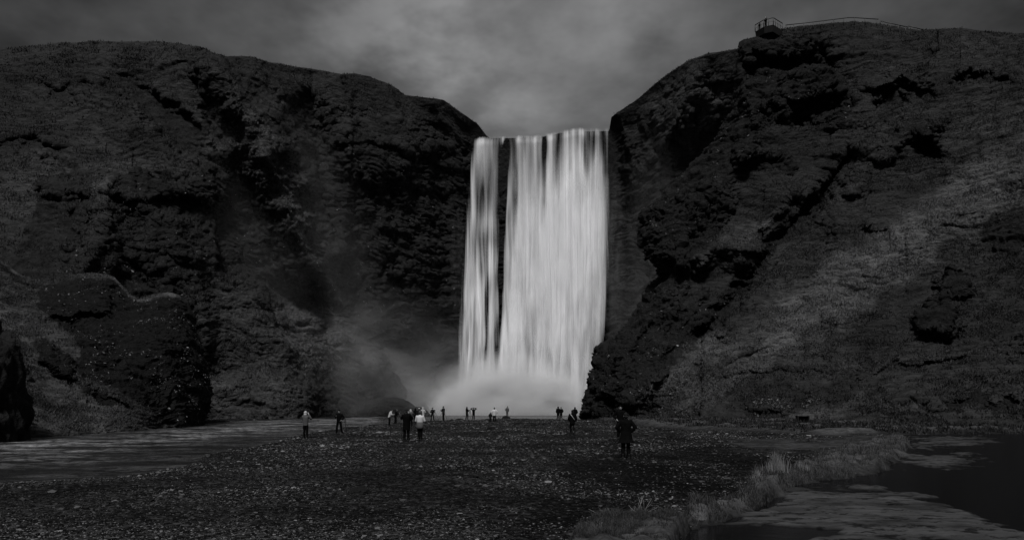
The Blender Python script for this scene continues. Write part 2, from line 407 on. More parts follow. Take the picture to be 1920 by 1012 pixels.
# ---- right hill
ridgeR = I([(1080, 60), (1385, 80), (1395, 74), (1415, 71), (1440, 69), (1466, 57), (1500, 51), (1550, 45), (1600, 42), (1650, 45), (1700, 54), (1730, 58), (1800, 56), (1870, 63), (1920, 66), (2100, 80), (2400, 120)])
leftR = I([(40, 1386), (80, 1386), (110, 1384), (140, 1381), (200, 1374), (235, 1356), (260, 1340), (310, 1295), (345, 1262), (370, 1242), (385, 1215), (400, 1204), (430, 1199), (460, 1202), (490, 1212), (505, 1228), (520, 1234), (540, 1214), (560, 1202), (600, 1178), (640, 1152), (652, 1128), (660, 1120), (680, 1113), (720, 1103), (760, 1092), (775, 1090), (800, 1094)])
baseR = I([(1050, 788), (1100, 788), (1200, 791), (1300, 792), (1400, 795), (1500, 797), (1600, 799), (1700, 801), (1920, 805), (2400, 815)])
ctlR = [(1386, 80, 114), (1440, 65, 112), (1600, 42, 114), (1730, 56, 112), (1920, 66, 106), (2400, 120, 95),
        (1376, 200, 110), (1320, 285, 107), (1262, 345, 105), (1204, 400, 102), (1202, 460, 100), (1232, 512, 100), (1200, 560, 98), (1152, 640, 94), (1113, 680, 92), (1092, 775, 87),
        (1300, 450, 101), (1300, 600, 91), (1250, 700, 85), (1250, 770, 80), (1400, 400, 102), (1400, 250, 107), (1500, 150, 111), (1500, 300, 104), (1600, 200, 106), (1600, 400, 95), (1450, 500, 94), (1400, 600, 87), (1400, 700, 79), (1400, 755, 73.5), (1400, 785, 70),
        (1600, 600, 81), (1600, 700, 73), (1600, 755, 67), (1600, 790, 63), (1750, 300, 98), (1750, 500, 85), (1900, 200, 95), (1900, 400, 83), (1900, 600, 71), (1900, 700, 64), (1900, 755, 60), (1900, 800, 56),
        (2400, 400, 70), (2400, 700, 52), (2400, 810, 45), (1150, 785, 86), (1300, 785, 74)]
tR = TPS(ctlR)
NR, RR = 840, 640; WR = 34
s = np.linspace(0, 1, NR)[None]; t = np.linspace(0, 1, RR)[:, None]
pyR = 790-t*740+s*0.0
for _ in range(12):
    L = leftR(pyR); pxR = L+(2400-L)*(s**1.15); pyR = baseR(pxR)+(ridgeR(pxR)-baseR(pxR))*t
DR = tR(pxR, pyR)
dl = (pxR-leftR(pyR)); DR = DR+5.0*(1-np.sqrt(1-(1-np.clip(dl/46, 0, 1))**2))
# the flank that turns away behind the silhouette
k = np.arange(WR, 0, -1)[None]/WR
wpx = pxR[:, :1]+k*110; wpy = pyR[:, :1]+k*0; wD = DR[:, :1]+np.power(k, .9)*26
pxR = np.concatenate([wpx, pxR], 1); pyR = np.concatenate([wpy, pyR], 1); DR = np.concatenate([wD, DR], 1)
rockpolyR = [(1380, 70), (1450, 75), (1560, 90), (1570, 150), (1600, 190), (1590, 230), (1500, 240), (1440, 235), (1400, 300), (1330, 360), (1310, 420), (1270, 520), (1230, 600), (1240, 640), (1330, 560), (1370, 580), (1330, 650), (1280, 690), (1230, 740), (1160, 775), (1080, 800), (1040, 780), (1080, 500), (1180, 350), (1300, 150)]
blobsR = [
    (1460, 95, 80, 20, 0, 2.2, 1, .25), (1470, 125, 70, 16, 5, -2.5, 1, .3), (1520, 165, 55, 28, -10, 2.4, 1, .3), (1530, 205, 55, 22, -25, -3.5, 1, .3), (1430, 180, 34, 50, 10, 2, .8, .35), (1470, 225, 50, 12, 10, -2.5, 1, .35),
    (1690, 172, 62, 9, -3, -2.6, 1, .35), (1680, 155, 70, 12, -4, 1.4, .4, .3), (1670, 193, 34, 12, -5, -3.2, 1, .3), (1850, 150, 60, 8, 5, -1.8, .9, .4), (1715, 245, 60, 24, -30, 2.0, .7, .3), (1740, 285, 26, 10, 10, -2, 1, .4), (1730, 262, 22, 14, 0, 1.8, 1, .3),
    (1430, 310, 40, 14, 5, -2.0, .9, .3), (1405, 292, 26, 20, 0, 2, 1, .3), (1465, 315, 26, 10, 0, 1.6, .9, .3), (1640, 285, 36, 24, -10, 2, .5, .3), (1600, 310, 40, 20, -30, -2, .8, .4),
    (1610, 340, 30, 26, -20, 2, .9, .3), (1550, 360, 70, 16, -25, -1.8, .9, .4), (1480, 420, 60, 20, -35, -2, .8, .5), (1395, 520, 60, 15, -48, -2.6, .9, .4), (1350, 590, 50, 14, -55, -2, .9, .4), (1510, 455, 60, 22, -40, -1.8, .5, .5),
    (1270, 440, 62, 66, 20, 3.8, 1, .3), (1330, 390, 36, 30, 0, 2, 1, .4), (1240, 640, 26, 70, 30, -2.2, 1, .4), (1190, 690, 46, 70, 20, 3, 1, .35), (1140, 700, 36, 40, 10, 2, 1, .4), (1120, 745, 28, 36, 0, 1.5, 1, .3), (1270, 600, 70, 24, -55, 2, .8, .4), (1330, 620, 55, 26, -40, 2, 1, .35),
    (1350, 470, 60, 22, -25, 1.4, .3, .4), (1420, 460, 70, 24, -30, 1.4, .3, .4),
    (1790, 535, 32, 18, 0, 2.0, 1, .25), (1750, 590, 40, 24, -35, 2.0, 1, .25), (1762, 625, 40, 9, -10, -2, 1, .35), (1640, 430, 30, 12, 0, -1, .8, .4), (1560, 590, 22, 20, 0, .9, .3, .4),
    (1750, 690, 200, 8, -6, -.9, .5, .5), (1820, 672, 120, 7, -12, -.8, .5, .5), (1450, 705, 150, 7, -4, -.8, .5, .5),
    (1830, 758, 110, 9, 2, -1.2, .9, .3), (1700, 765, 60, 6, 0, -.6, .7, .4), (1430, 770, 60, 10, 0, -.6, .8, .4), (1540, 735, 80, 5, 0, -.6, .6, .5),
    (1890, 425, 50, 46, -20, .3, 1, .4),
]
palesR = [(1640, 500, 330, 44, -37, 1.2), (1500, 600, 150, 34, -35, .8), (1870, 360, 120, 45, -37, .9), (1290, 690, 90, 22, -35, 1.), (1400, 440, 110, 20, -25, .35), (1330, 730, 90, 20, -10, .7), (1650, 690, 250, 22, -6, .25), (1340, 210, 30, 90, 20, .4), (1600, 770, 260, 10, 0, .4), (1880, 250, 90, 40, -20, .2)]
def rockR(x, y): return np.maximum(sstep(-14, 14, polydist(x, y, rockpolyR))*.95, .05)
edgeR = 1
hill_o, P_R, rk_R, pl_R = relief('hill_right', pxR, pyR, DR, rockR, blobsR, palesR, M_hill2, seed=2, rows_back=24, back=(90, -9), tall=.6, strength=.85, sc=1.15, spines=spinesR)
hill_o.name = 'hill'
tag(hill_o, 'steep grassy hillside with rock outcrops right of the waterfall', kind='structure')

# ---- near spur on the left bank
ridgeL = I([(-700, 300), (-300, 380), (0, 487), (20, 502), (40, 515), (60, 522), (85, 526), (100, 521), (120, 516), (150, 513), (175, 511), (200, 514), (215, 520), (225, 532), (245, 554), (262, 561), (285, 553), (315, 548), (335, 553), (352, 566), (362, 588), (370, 605), (380, 640)])
baseL = I([(-700, 850), (0, 822), (200, 809), (395, 797)])
NL, RL = 560, 380
rightL = I([(540, 352), (560, 353), (590, 363), (620, 368), (650, 378), (700, 391), (730, 397), (760, 394), (785, 386), (800, 382)])
ctlL = [(-700, 300, 66), (-300, 380, 72), (0, 487, 78), (85, 526, 79), (175, 511, 78), (262, 561, 79), (335, 552, 78), (370, 605, 77), (395, 730, 73), (385, 795, 70.5), (300, 800, 64), (300, 700, 68), (300, 620, 72), (200, 600, 71), (200, 700, 63), (200, 809, 53),
        (0, 600, 63), (0, 700, 53), (0, 790, 45), (0, 822, 42.5), (100, 600, 68), (100, 700, 59), (100, 790, 50), (-300, 600, 50), (-300, 835, 36), (-700, 600, 42), (-700, 850, 30)]
tL = TPS(ctlL)
s = np.linspace(0, 1, NL)[None]; t = np.linspace(0, 1, RL)[:, None]; pyL = 800-t*260+s*0
for _ in range(12):
    Rr = rightL(pyL); pxL = -500+(Rr+500)*(1-(1-s)**1.15); pyL = baseL(pxL)+(ridgeL(pxL)-baseL(pxL))*t
DL = tL(pxL, pyL); dl = rightL(pyL)-pxL; DL = DL+4*(1-np.sqrt(1-(1-np.clip(dl/40, 0, 1))**2))
k = (np.arange(1, 25)/24)[None]
pxL = np.concatenate([pxL, pxL[:, -1:]-k*70], 1); pyL = np.concatenate([pyL, pyL[:, -1:]+k*0], 1); DL = np.concatenate([DL, DL[:, -1:]+k**.9*7], 1)
rockpolyL = [(85, 535), (150, 517), (215, 522), (262, 566), (330, 552), (420, 560), (430, 820), (330, 800), (250, 755), (190, 715), (140, 700), (150, 650), (120, 615), (80, 580)]
blobsL = [(150, 565, 60, 36, 0, 1.6, 1, .35), (140, 597, 50, 9, -5, -1.6, 1, .35), (100, 670, 46, 22, 35, 1.2, 1, .3), (110, 700, 40, 8, 30, -1.2, 1, .35), (320, 610, 60, 50, 0, 1.2, 1, .5), (330, 700, 60, 70, 0, 1.2, 1, .5), (225, 650, 60, 40, 20, 1.0, 1, .4), (200, 745, 50, 7, 30, -.8, .9, .4), (60, 600, 70, 12, 25, -.6, .4, .5)]
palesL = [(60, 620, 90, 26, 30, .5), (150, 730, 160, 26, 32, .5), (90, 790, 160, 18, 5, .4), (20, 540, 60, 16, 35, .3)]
def rockL(x, y): return np.maximum(sstep(-10, 10, polydist(x, y, rockpolyL))*.95, .05)
spur_o, P_L, rk_L, pl_L = relief('spur', pxL, pyL, DL, rockL, blobsL, palesL, M_spur, seed=3, rows_back=16, back=(11, -9), tall=.25, strength=.8, warpamp=10, rim_light=.42, sc=2.1, spines=[([(90, 530), (135, 610), (215, 690), (300, 760), (345, 800)], 1.6, 40, 14, None), ([(262, 562), (300, 640), (330, 740), (340, 800)], 1.0, 20, 30, None), ([(100, 660), (145, 700), (165, 735)], 1.0, 18, 10, 1)])
spur_o.name = 'rocky_spur'
tag(spur_o, 'grassy spur ending in a dark lichen flecked rock face at the left river bank', kind='structure')

# ---- dark rock at the very left edge
def boulder(name, loc, size, mat, seed, rot=0, amp=.35, sub=5, flat=0, nf=1.3):
    import bmesh
    bm = bmesh.new(); bmesh.ops.create_icosphere(bm, subdivisions=sub, radius=1)
    me = bpy.data.meshes.new(name); bm.to_mesh(me); bm.free()
    V = np.empty(len(me.vertices)*3, np.float32); me.vertices.foreach_get('co', V); V = V.reshape(-1, 3)
    d = 1+amp*fbm(V[:, 0]*nf+seed*9, V[:, 1]*nf, V[:, 2]*nf, 3)+amp*.5*ridged(V[:, 0]*2.6*nf+seed, V[:, 1]*2.6*nf, V[:, 2]*3.2*nf, 4)
    V = V*d[:, None]; V[:, 2] = np.where(V[:, 2] < -.35, -.35+(V[:, 2]+.35)*.3, V[:, 2]); V[:, 2] += .3
    V = V*np.array(size, np.float32)
    c, s_ = math.cos(rot), math.sin(rot); V = np.stack([V[:, 0]*c-V[:, 1]*s_, V[:, 0]*s_+V[:, 1]*c, V[:, 2]], -1)
    me.vertices.foreach_set('co', V.ravel().astype(np.float32))
    for nme, val in (('rock', 1.), ('pale', 0.)):
        a = me.attributes.new(nme, 'FLOAT', 'POINT'); a.data.foreach_set('value', np.full(len(V), val, np.float32))
    me.polygons.foreach_set('use_smooth', [True]*len(me.polygons)); me.update()
    o = link(name, me, mat); o.location = loc; return o
print('hills', time.time()-T0)
M_dark_rock = M_dark; M_crag = M_hill
# ================================================================== ground
RIVER = [(-900, 836), (-300, 822), (0, 812), (200, 800), (390, 790), (430, 786.5), (560, 782.5), (640, 780.5), (700, 779), (760, 776), (860, 774), (1150, 774), (1130, 783), (1095, 784.5), (1050, 784), (960, 783), (860, 785.5), (760, 789.5), (700, 794), (640, 801), (600, 806), (565, 813), (520, 826), (460, 836), (400, 846), (350, 870), (280, 880), (200, 888), (100, 893), (0, 900), (-600, 965), (-1400, 1040)]
BANKA = [(1040, 1060), (1090, 1000), (1115, 985), (1160, 975), (1215, 968), (1260, 971), (1288, 980), (1278, 992), (1268, 1006), (1240, 1060)]
BANKB = [(1289, 972), (1294, 952), (1312, 950), (1335, 951), (1380, 940), (1402, 934), (1404, 905), (1420, 895), (1450, 893), (1480, 888), (1505, 872), (1530, 860), (1580, 843), (1640, 826), (1680, 817), (1700, 824), (1708, 836), (1690, 845), (1710, 853), (1680, 857), (1655, 866), (1662, 876), (1650, 886), (1600, 890), (1540, 893), (1490, 905), (1460, 925), (1425, 942), (1395, 958), (1340, 972), (1300, 980)]
W_R = [(1230, 1090), (1278, 1000), (1290, 984), (1400, 958), (1460, 925), (1500, 903), (1600, 888), (1660, 878), (1690, 850), (1700, 820), (1690, 812), (1900, 811), (2200, 816), (2500, 850), (2600, 1090)]
S1 = [(1430, 948), (1470, 924), (1500, 912), (1560, 907), (1640, 908), (1700, 914), (1750, 926), (1800, 944), (1860, 962), (1930, 976), (2100, 990), (2300, 1080), (1440, 1100), (1430, 1012), (1500, 1000), (1560, 993), (1500, 988), (1400, 984), (1290, 984), (1360, 976), (1400, 968)]
S2 = [(1665, 862), (1700, 850), (1760, 846), (1880, 853), (1850, 858), (1800, 862), (1850, 870), (1830, 874), (1740, 872), (1690, 866)]
S3 = [(1692, 816), (1780, 815), (1880, 819), (1850, 828), (1790, 836), (1710, 836), (1730, 826)]
S4 = [(1380, 826), (1440, 831), (1500, 831), (1560, 826), (1650, 817), (1640, 824), (1570, 834), (1500, 840), (1440, 838)]
S5 = [(1655, 875), (1700, 876), (1745, 879), (1710, 882), (1670, 879)]
MEADOW = [(1090, 786), (1200, 799), (1290, 806), (1380, 808), (1500, 812), (1560, 818), (1640, 812), (1700, 808), (1920, 810), (2600, 822), (2600, 770), (1090, 770)]
FLATR = [(1480, 822), (1600, 818), (1700, 812), (1690, 820), (1600, 836), (1480, 842), (1380, 840), (1300, 826)]

def ground_fields(X, Y):
    Ys = np.maximum(Y, 7.0); px = X/Ys*F+CX; py = HY+CAMZ*F/Ys
    wl = perlin(X/3.1, Y/3.1, 0)*.5+perlin(X/.9, Y/.9, 5)*.25
    w = wl*9*np.clip(30/Ys, .3, 1.4)
    pyw = py+w*.5; pxw = px+w*2.5
    sc = np.clip((py-HY)/60, .12, 2.2)
    riv = sstep(-5*sc, 12*sc, polydist(pxw, pyw, RIVER))
    wr = sstep(-2.5*sc, 2.5*sc, polydist(pxw, pyw, W_R))
    sand = 0
    sw = fbm(X/1.6, Y/1.6, 41, 4, .6); pys = pyw+sw*15*sc; pxs = pxw+60*fbm(X/1.8, Y/1.8, 47, 4, .6)*np.clip(sc, .3, 1.5)
    for s_ in (S1, S2, S3, S4, S5): sand = np.maximum(sand, sstep(-12*sc, 6*sc, polydist(pxs, pys, s_)))
    bank = np.maximum(sstep(-2*sc, 4*sc, polydist(pxw, pyw, BANKA))*.8, sstep(-1.5*sc, 5*sc, polydist(pxw, pyw, BANKB)))
    mead = sstep(-1, 2.5, polydist(pxw, pyw, MEADOW))
    near = Y < 5.5
    riv = np.where(near, 0, riv); wr = np.where(near, 0, wr); sand = np.where(near, 0, sand); bank = np.where(near, 0, bank); mead = np.where(near, 0, mead)
    z = .05*perlin(X/5, Y/5, 3)+.02*perlin(X/1.3, Y/1.3, 8)
    peb = .024*np.abs(perlin(X/.16, Y/.16, 1))*np.clip(30/Ys, 0, 1)
    z = z+peb
    z = z*(1-riv)-.50*riv
    z = z*(1-wr)-.30*wr
    sz = -.035+.03*fbm(X/2.6, Y/1.6, 2, 3)-.018*sstep(.05, .22, fbm(X/.34, Y/.34, 7, 4, .65)+.20*perlin(X/3, Y/3, 6))
    z = z*(1-sand)+sz*sand
    z = z*(1-bank)+bank*(.24+.16*perlin(X/.9, Y/.9, 4)+.1*perlin(X/.3, Y/.3, 4))
    z = z*(1-mead)+mead*(.10+.3*np.clip((Y-50)/20, 0, 1)+.3*perlin(X/5, Y/2.2, 14)+.25*ridged(X/4, Y/3.2, 4, 3))
    mound = np.exp(-(((X-5.7)/1.2)**2+((Y-36)/1.0)**2))*.28
    return z+mound, riv, wr, sand, np.maximum(bank, mead)
pyr = np.concatenate([np.linspace(772.2, 800, 200), np.linspace(800.3, 1034, 330)[1:]])
Yr = np.concatenate([[400, 260, 190], CAMZ*F/(pyr-HY), [9.0, 8, 6, 3, -5, -20, -60, -150]])
nc = 1250; sx = np.linspace(-1, 1, nc); sx = sx*(.55+.45*sx*sx)
half = np.maximum(Yr, 9)*1.9+6+np.maximum(-Yr, 0)*1.2
Xg = sx[None]*half[:, None]; Yg = np.repeat(Yr[:, None], nc, 1)
zg, riv, wr, sand, grs = ground_fields(Xg, Yg)
def gz(x, y):
    return float(ground_fields(np.array([x], float), np.array([y], float))[0][0])
m, nt = mat_new('gravel_ground'); k = N(nt)
P3 = k.pos(); vor = k.n('ShaderNodeTexVoronoi', {'Vector': P3, 'Scale': 9.0, 'Randomness': 1.0}); vor2 = k.n('ShaderNodeTexVoronoi', {'Vector': P3, 'Scale': 22.0})
sep = k.n('ShaderNodeSeparateColor', {0: vor.outputs['Color']}).outputs[0]; sep2 = k.n('ShaderNodeSeparateColor', {0: vor2.outputs['Color']}).outputs[1]
stones = k.math('ADD', k.math('MULTIPLY', k.math('POWER', sep, 5.0), .05), k.math('MULTIPLY', k.math('POWER', sep2, 4.0), .025))
gn = k.noise(P3, .35, 4, .55); fine = k.noise(P3, 14, 4, .6)
gravel = k.math('ADD', k.math('MULTIPLY', stones, k.ramp(gn, .35, .65, .2, .9)), .0018)
spots = k.math('MULTIPLY', k.ramp(k.noise(k.pos(.55, 1, 1), 3.4, 5, .7), .52, .60, 1, .25), k.ramp(k.noise(k.pos(.6, 1, 1), .8, 3, .6), .38, .52, .45, 1))
sandc = k.math('MULTIPLY', spots, k.ramp(k.noise(k.pos(.5, 1.6, 1), 1.6, 6, .62), .3, .7, .028, .062), k.ramp(fine, .3, .7, .8, 1.15)); sandc = k.math('MULTIPLY', sandc, 1)
gr = k.math('MULTIPLY', k.ramp(k.noise(P3, 2.2, 5, .6), .3, .7, .02, .075), k.ramp(fine, .3, .7, .6, 1.3))
c = k.mix(k.attr('sand'), gravel, sandc); c = k.mix(k.attr('grass'), c, gr)
wet = k.attr('wet'); c = k.math('MULTIPLY', c, k.ramp(wet, 0, 1, 1, .35))
bh = k.math('ADD', k.math('MULTIPLY', vor.outputs['Distance'], k.ramp(k.attr('sand'), 0, 1, -1, 0)), k.math('MULTIPLY', fine, .25))
bs = k.n('ShaderNodeBsdfPrincipled', {'Base Color': k.grey(c, (1, 1, 1.03)), 'Roughness': k.ramp(wet, 0, 1, .95, .8), 'Normal': k.bump(bh, .8, .05)})
bs.inputs['Specular IOR Level'].default_value = .03
k.out(bs.outputs[0]); M_ground = m
Pg = np.stack([Xg, Yg, zg], -1)
pyg = HY+CAMZ*F/np.maximum(Yg, 7); pxg = Xg/np.maximum(Yg, 7)*F+CX
DAMP = [(1130, 835), (1300, 826), (1420, 842), (1560, 838), (1500, 880), (1410, 905), (1390, 940), (1290, 955), (1150, 965), (1020, 1015), (900, 1040), (960, 980), (1050, 930), (1020, 880)]
damp = sstep(-25, 35, polydist(pxg+30*perlin(Xg/2, Yg/2, 1), pyg+12*perlin(Xg/2, Yg/2, 5), DAMP))
wetf = np.clip(np.maximum(np.maximum(riv, wr)*(1-sand), damp*(1-grs)*(1-sand)*.9)+sand*sstep(-.045, -.085, zg), 0, 1)
g = link('ground', grid_mesh('ground', Pg, True, {'sand': sand, 'grass': grs, 'wet': wetf}), M_ground)
tag(g, 'dark gravel river bar with sandy flats and a grassy bank', kind='structure')
print('ground', time.time()-T0)

# ------------------------------------------------------------------ water
def water_mat(name, base, rough, sx_, sy_, scale, bump, foam_lo=.0, foam_hi=0., foam_v=.35, spec=.5):
    m, nt = mat_new(name); k = N(nt)
    p = k.pos(sx_, sy_, 1); n = k.noise(p, scale, 5, .6); n2 = k.noise(p, scale*4.3, 3, .6); n4 = k.noise(k.pos(sx_*.6, sy_*.6, 1), scale*.22, 4, .6)
    f = k.math('MULTIPLY', k.ramp(k.math('MULTIPLY', k.math('ADD', n, k.math('MULTIPLY', n2, .5)), .66), foam_lo, foam_hi, 0, 1), k.math('MULTIPLY', k.ramp(n4, .42, .6, .05, 1), k.attr('riffle'))) if foam_hi else None
    b = k.bump(n2, .5, bump*.3, k.bump(n, 1.0, bump))
    col = k.grey(k.mix(f, base, foam_v)) if f is not None else k.grey(k.ramp(n, 0, 1, base*.8, base*1.2))
    ins = {'Base Color': col, 'Roughness': k.mix(f, rough, .8) if f is not None else rough, 'Normal': b}
    bs = k.n('ShaderNodeBsdfPrincipled', ins); bs.inputs['IOR'].default_value = 1.33; bs.inputs['Specular IOR Level'].default_value = spec
    k.out(bs.outputs[0]); return m
M_river = water_mat('river_water', .010, .2, .9, 1.6, 2.2, .16, .42, .60, .17, .22)
m, nt = mat_new('stream_water'); k = N(nt)
b_ = k.bump(k.noise(k.pos(.5, 1, 1), 2.4, 5, .6), .8, .012)
df = k.n('ShaderNodeBsdfDiffuse', {'Color': (.004, .004, .0042, 1)}); gl = k.n('ShaderNodeBsdfGlossy', {'Color': (.36, .36, .37, 1), 'Roughness': .16, 'Normal': b_})
mx = k.n('ShaderNodeMixShader', {0: k.n('ShaderNodeFresnel', {'IOR': 1.33, 'Normal': b_}).outputs[0], 1: df.outputs[0], 2: gl.outputs[0]}); k.out(mx.outputs[0]); M_stream = m
def water_grid(name, px0, px1, py0, py1, z, amp, nx, ny, mat, label, rough_top=1):
    px = np.linspace(px0, px1, nx)[None]; py = np.linspace(py0, py1, ny)[:, None]; D = (CAMZ-z)*F/(py-HY)+px*0; X = (px-CX)/F*D
    Z = z+amp*fbm(X/2.2, D/.9, 1, 4, .6)+amp*.7*ridged(X/5, D/1.6, 2, 3)*rough_top
    wob = 7*fbm(X/6, D/6, 3, 4, .6); rif = .5+1.3*np.exp(-(seg_dist(px+0*D, py+wob, [(-400, 845), (0, 838), (200, 832), (390, 812), (560, 794), (700, 787)])/12)**2)-.25*np.exp(-(seg_dist(px+0*D, py+wob, [(-200, 905), (150, 880), (350, 855), (520, 815)])/14)**2)+.5*np.exp(-(seg_dist(px+0*D, py+wob, [(-400, 872), (0, 866), (250, 852)])/6)**2)
    o = link(name, grid_mesh(name, np.stack([X, D, Z], -1), True, {'riffle': rif.clip(0, 2)}), mat); tag(o, label, kind='structure'); return o
water_grid('river', -900, 1180, 773.0, 1000, -.17, .045, 600, 420, M_river, 'shallow rippling river running past the gravel bar on the left')
water_grid('stream', 1235, 2600, 800, 1075, -.085, .004, 300, 260, M_stream, 'still dark stream between the grassy bank and the hillside on the right', 0)

# ------------------------------------------------------------------ waterfall
def fall_sheet(name, parent, D0, seed, opac, pw, lo, hi, widen=0, parts=(0., 1.), mat=None, plume=False):
    nu, nv = 700, 420
    u = np.linspace(0, 1, nu)[None]; v = np.linspace(0, 1, nv)[:, None]           # v: 0 lip, 1 foot
    lip = I([(885, 262), (890, 259), (905, 257), (935, 256), (960, 254), (1000, 254), (1030, 250), (1055, 244), (1080, 240), (1143, 239)])
    lx = I([(240, 886), (258, 888), (300, 883), (400, 873), (500, 867), (600, 861), (700, 856), (785, 852)])
    rx = I([(238, 1143), (320, 1141), (340, 1144), (440, 1143), (520, 1141), (600, 1137), (650, 1130), (700, 1120), (785, 1108)])
    pyv = 250+v*535+u*0
    pxv = lx(pyv)+(rx(pyv)-lx(pyv))*u
    lp_ = lip(pxv)+1.6*perlin(pxv/7, 0*pxv, 3.3)+1.0*perlin(pxv/2.6, 0*pxv, 8.3)
    pyv = lp_+(786-lp_)*v; pxv = lx(pyv)+(rx(pyv)-lx(pyv))*u
    px = pxv + 6*perlin(u*14, v*1.2, seed)*sstep(.05, .4, v)*np.minimum(1, np.minimum(u, 1-u)*12)
    h = v*60
    uu = pxv/8.9 + .9*perlin(pxv/28, v*2.2, seed+30)*v+.35*perlin(pxv/11, v*6, seed+31)*np.sqrt(v)    # metres across
    s1 = perlin(uu/1.6, h/55, seed+1); s2 = perlin(uu/.55, h/30, seed+2); s3 = perlin(uu/.22, h/16, seed+3); s4 = fbm(uu/2.6, h/22, seed+4, 3); s5 = perlin(uu/1.0, h/7, seed+9)
    st = .85*s1+.42*s2+.20*s3+1.2*s4+.35*s5*sstep(.15, .6, v)
    # how much water comes down each strip of the lip (pixels across in the survey)
    a = 1.05+st
    def gap(c0, c1, w0, w1, y0, y1, d):
        cc = c0+(c1-c0)*np.clip((pyv-y0)/(y1-y0), 0, 1); ww = w0+(w1-w0)*np.clip((pyv-y0)/(y1-y0), 0, 1)
        e = sstep(y0-20, y0+25, pyv)*sstep(y1+40, y1-30, pyv); return -d*np.exp(-((pxv-cc)/ww)**2)*e
    def gain(cx, cy, rx_, ry_, d): return d*np.exp(-((pxv-cx)/rx_)**2-((pyv-cy)/ry_)**2)
    a = a+gap(948, 942, 7, 5.5, 262, 520, 2.0)+gap(942, 934, 7, 10, 500, 680, .95)+gap(945, 928, 9, 12, 270, 560, .5)+gap(1022, 1020, 6, 4, 258, 400, 1.1)+gap(1066, 1055, 6, 5, 300, 400, .7)+gap(903, 897, 6, 6, 290, 560, .6)+gap(970, 968, 5, 5, 262, 420, .5)
    a = a+gap(1090, 1098, 9, 6, 250, 330, .6)+gap(1115, 1112, 9, 6, 245, 300, .5)+gap(1040, 1034, 12, 12, 470, 560, .5)+gap(1105, 1098, 8, 8, 560, 660, .5)+gap(915, 915, 18, 18, 430, 680, .55)
    gn = gain(1060, 440, 70, 120, .9)+gain(1080, 560, 60, 160, .7)+gain(1020, 560, 60, 200, .5)+gain(905, 300, 20, 60, .6)+gain(980, 420, 20, 200, .5)+gain(1125, 420, 14, 150, .4)+gain(960, 640, 12, 90, .6); a = a+gn
    a = a-.42*sstep(.45, .0, v)*(1+s3+.6*s2)
    edge = sstep(0, .045, u+.02*s2+.014*s3)*sstep(1, .955, u+.02*s2+.012*s3)
    al = np.clip((a-lo)/(hi-lo), 0, 1)**pw*edge*opac
    if plume: al = np.clip(gn*1.1+.45*fbm(uu/2.2, h/9, 44, 4, .6)*np.minimum(1, gn*2)+.5*sstep(.8, 1, v)-.25, 0, 1)*edge*opac
    al = al*sstep(1.0, .93, v)*(sstep(-.002, .01, v))
    D = D0-3.0*np.sqrt(np.clip(v, 0, 1))+.55*st+.5*sstep(.03, 0, v)+.9*fbm(uu/6, h/30, seed+20, 2)
    P = world(px, pyv, D)
    thick = np.clip(.46+.36*st+.5*gn-.32*sstep(.35, 0, v)-.3*sstep(.02, 0, v)+.22*s4+.12*s1, .0, 1)
    me = grid_mesh(name, P, True, {'opacity': al, 'thick': thick}); return link(name, me, mat, parent)
m, nt = mat_new('falling_water'); k = N(nt)
colr = k.grey(k.ramp(k.attr('thick'), 0, 1, .36, .97), (1, 1, 1.02))
df = k.n('ShaderNodeBsdfDiffuse', {'Color': colr}); tl = k.n('ShaderNodeBsdfTranslucent', {'Color': colr}); tr = k.n('ShaderNodeBsdfTransparent')
mx = k.n('ShaderNodeMixShader', {0: .18, 1: df.outputs[0], 2: tl.outputs[0]}); mo = k.n('ShaderNodeMixShader', {0: k.attr('opacity'), 1: tr.outputs[0], 2: mx.outputs[0]})
k.out(mo.outputs[0]); M_fall = m
wf = empty('waterfall', ((1000-CX)/F*147, 147, 0)); tag(wf, 'broad white waterfall dropping over the dark cliff into the plunge pool', 'waterfall')
o1 = fall_sheet('water_curtain', wf, 149.5, 3, .93, .9, .25, 1.2, mat=M_fall); o2 = fall_sheet('water_curtain', wf, 148.0, 8, .85, 1.0, .55, 1.8, mat=M_fall); o3 = fall_sheet('water_plume', wf, 146.6, 12, .72, 1.0, .3, 1.5, mat=M_fall, plume=True)
for o in (o1, o2, o3): o.location = (-wf.location[0], -147, 0)
print('fall', time.time()-T0)

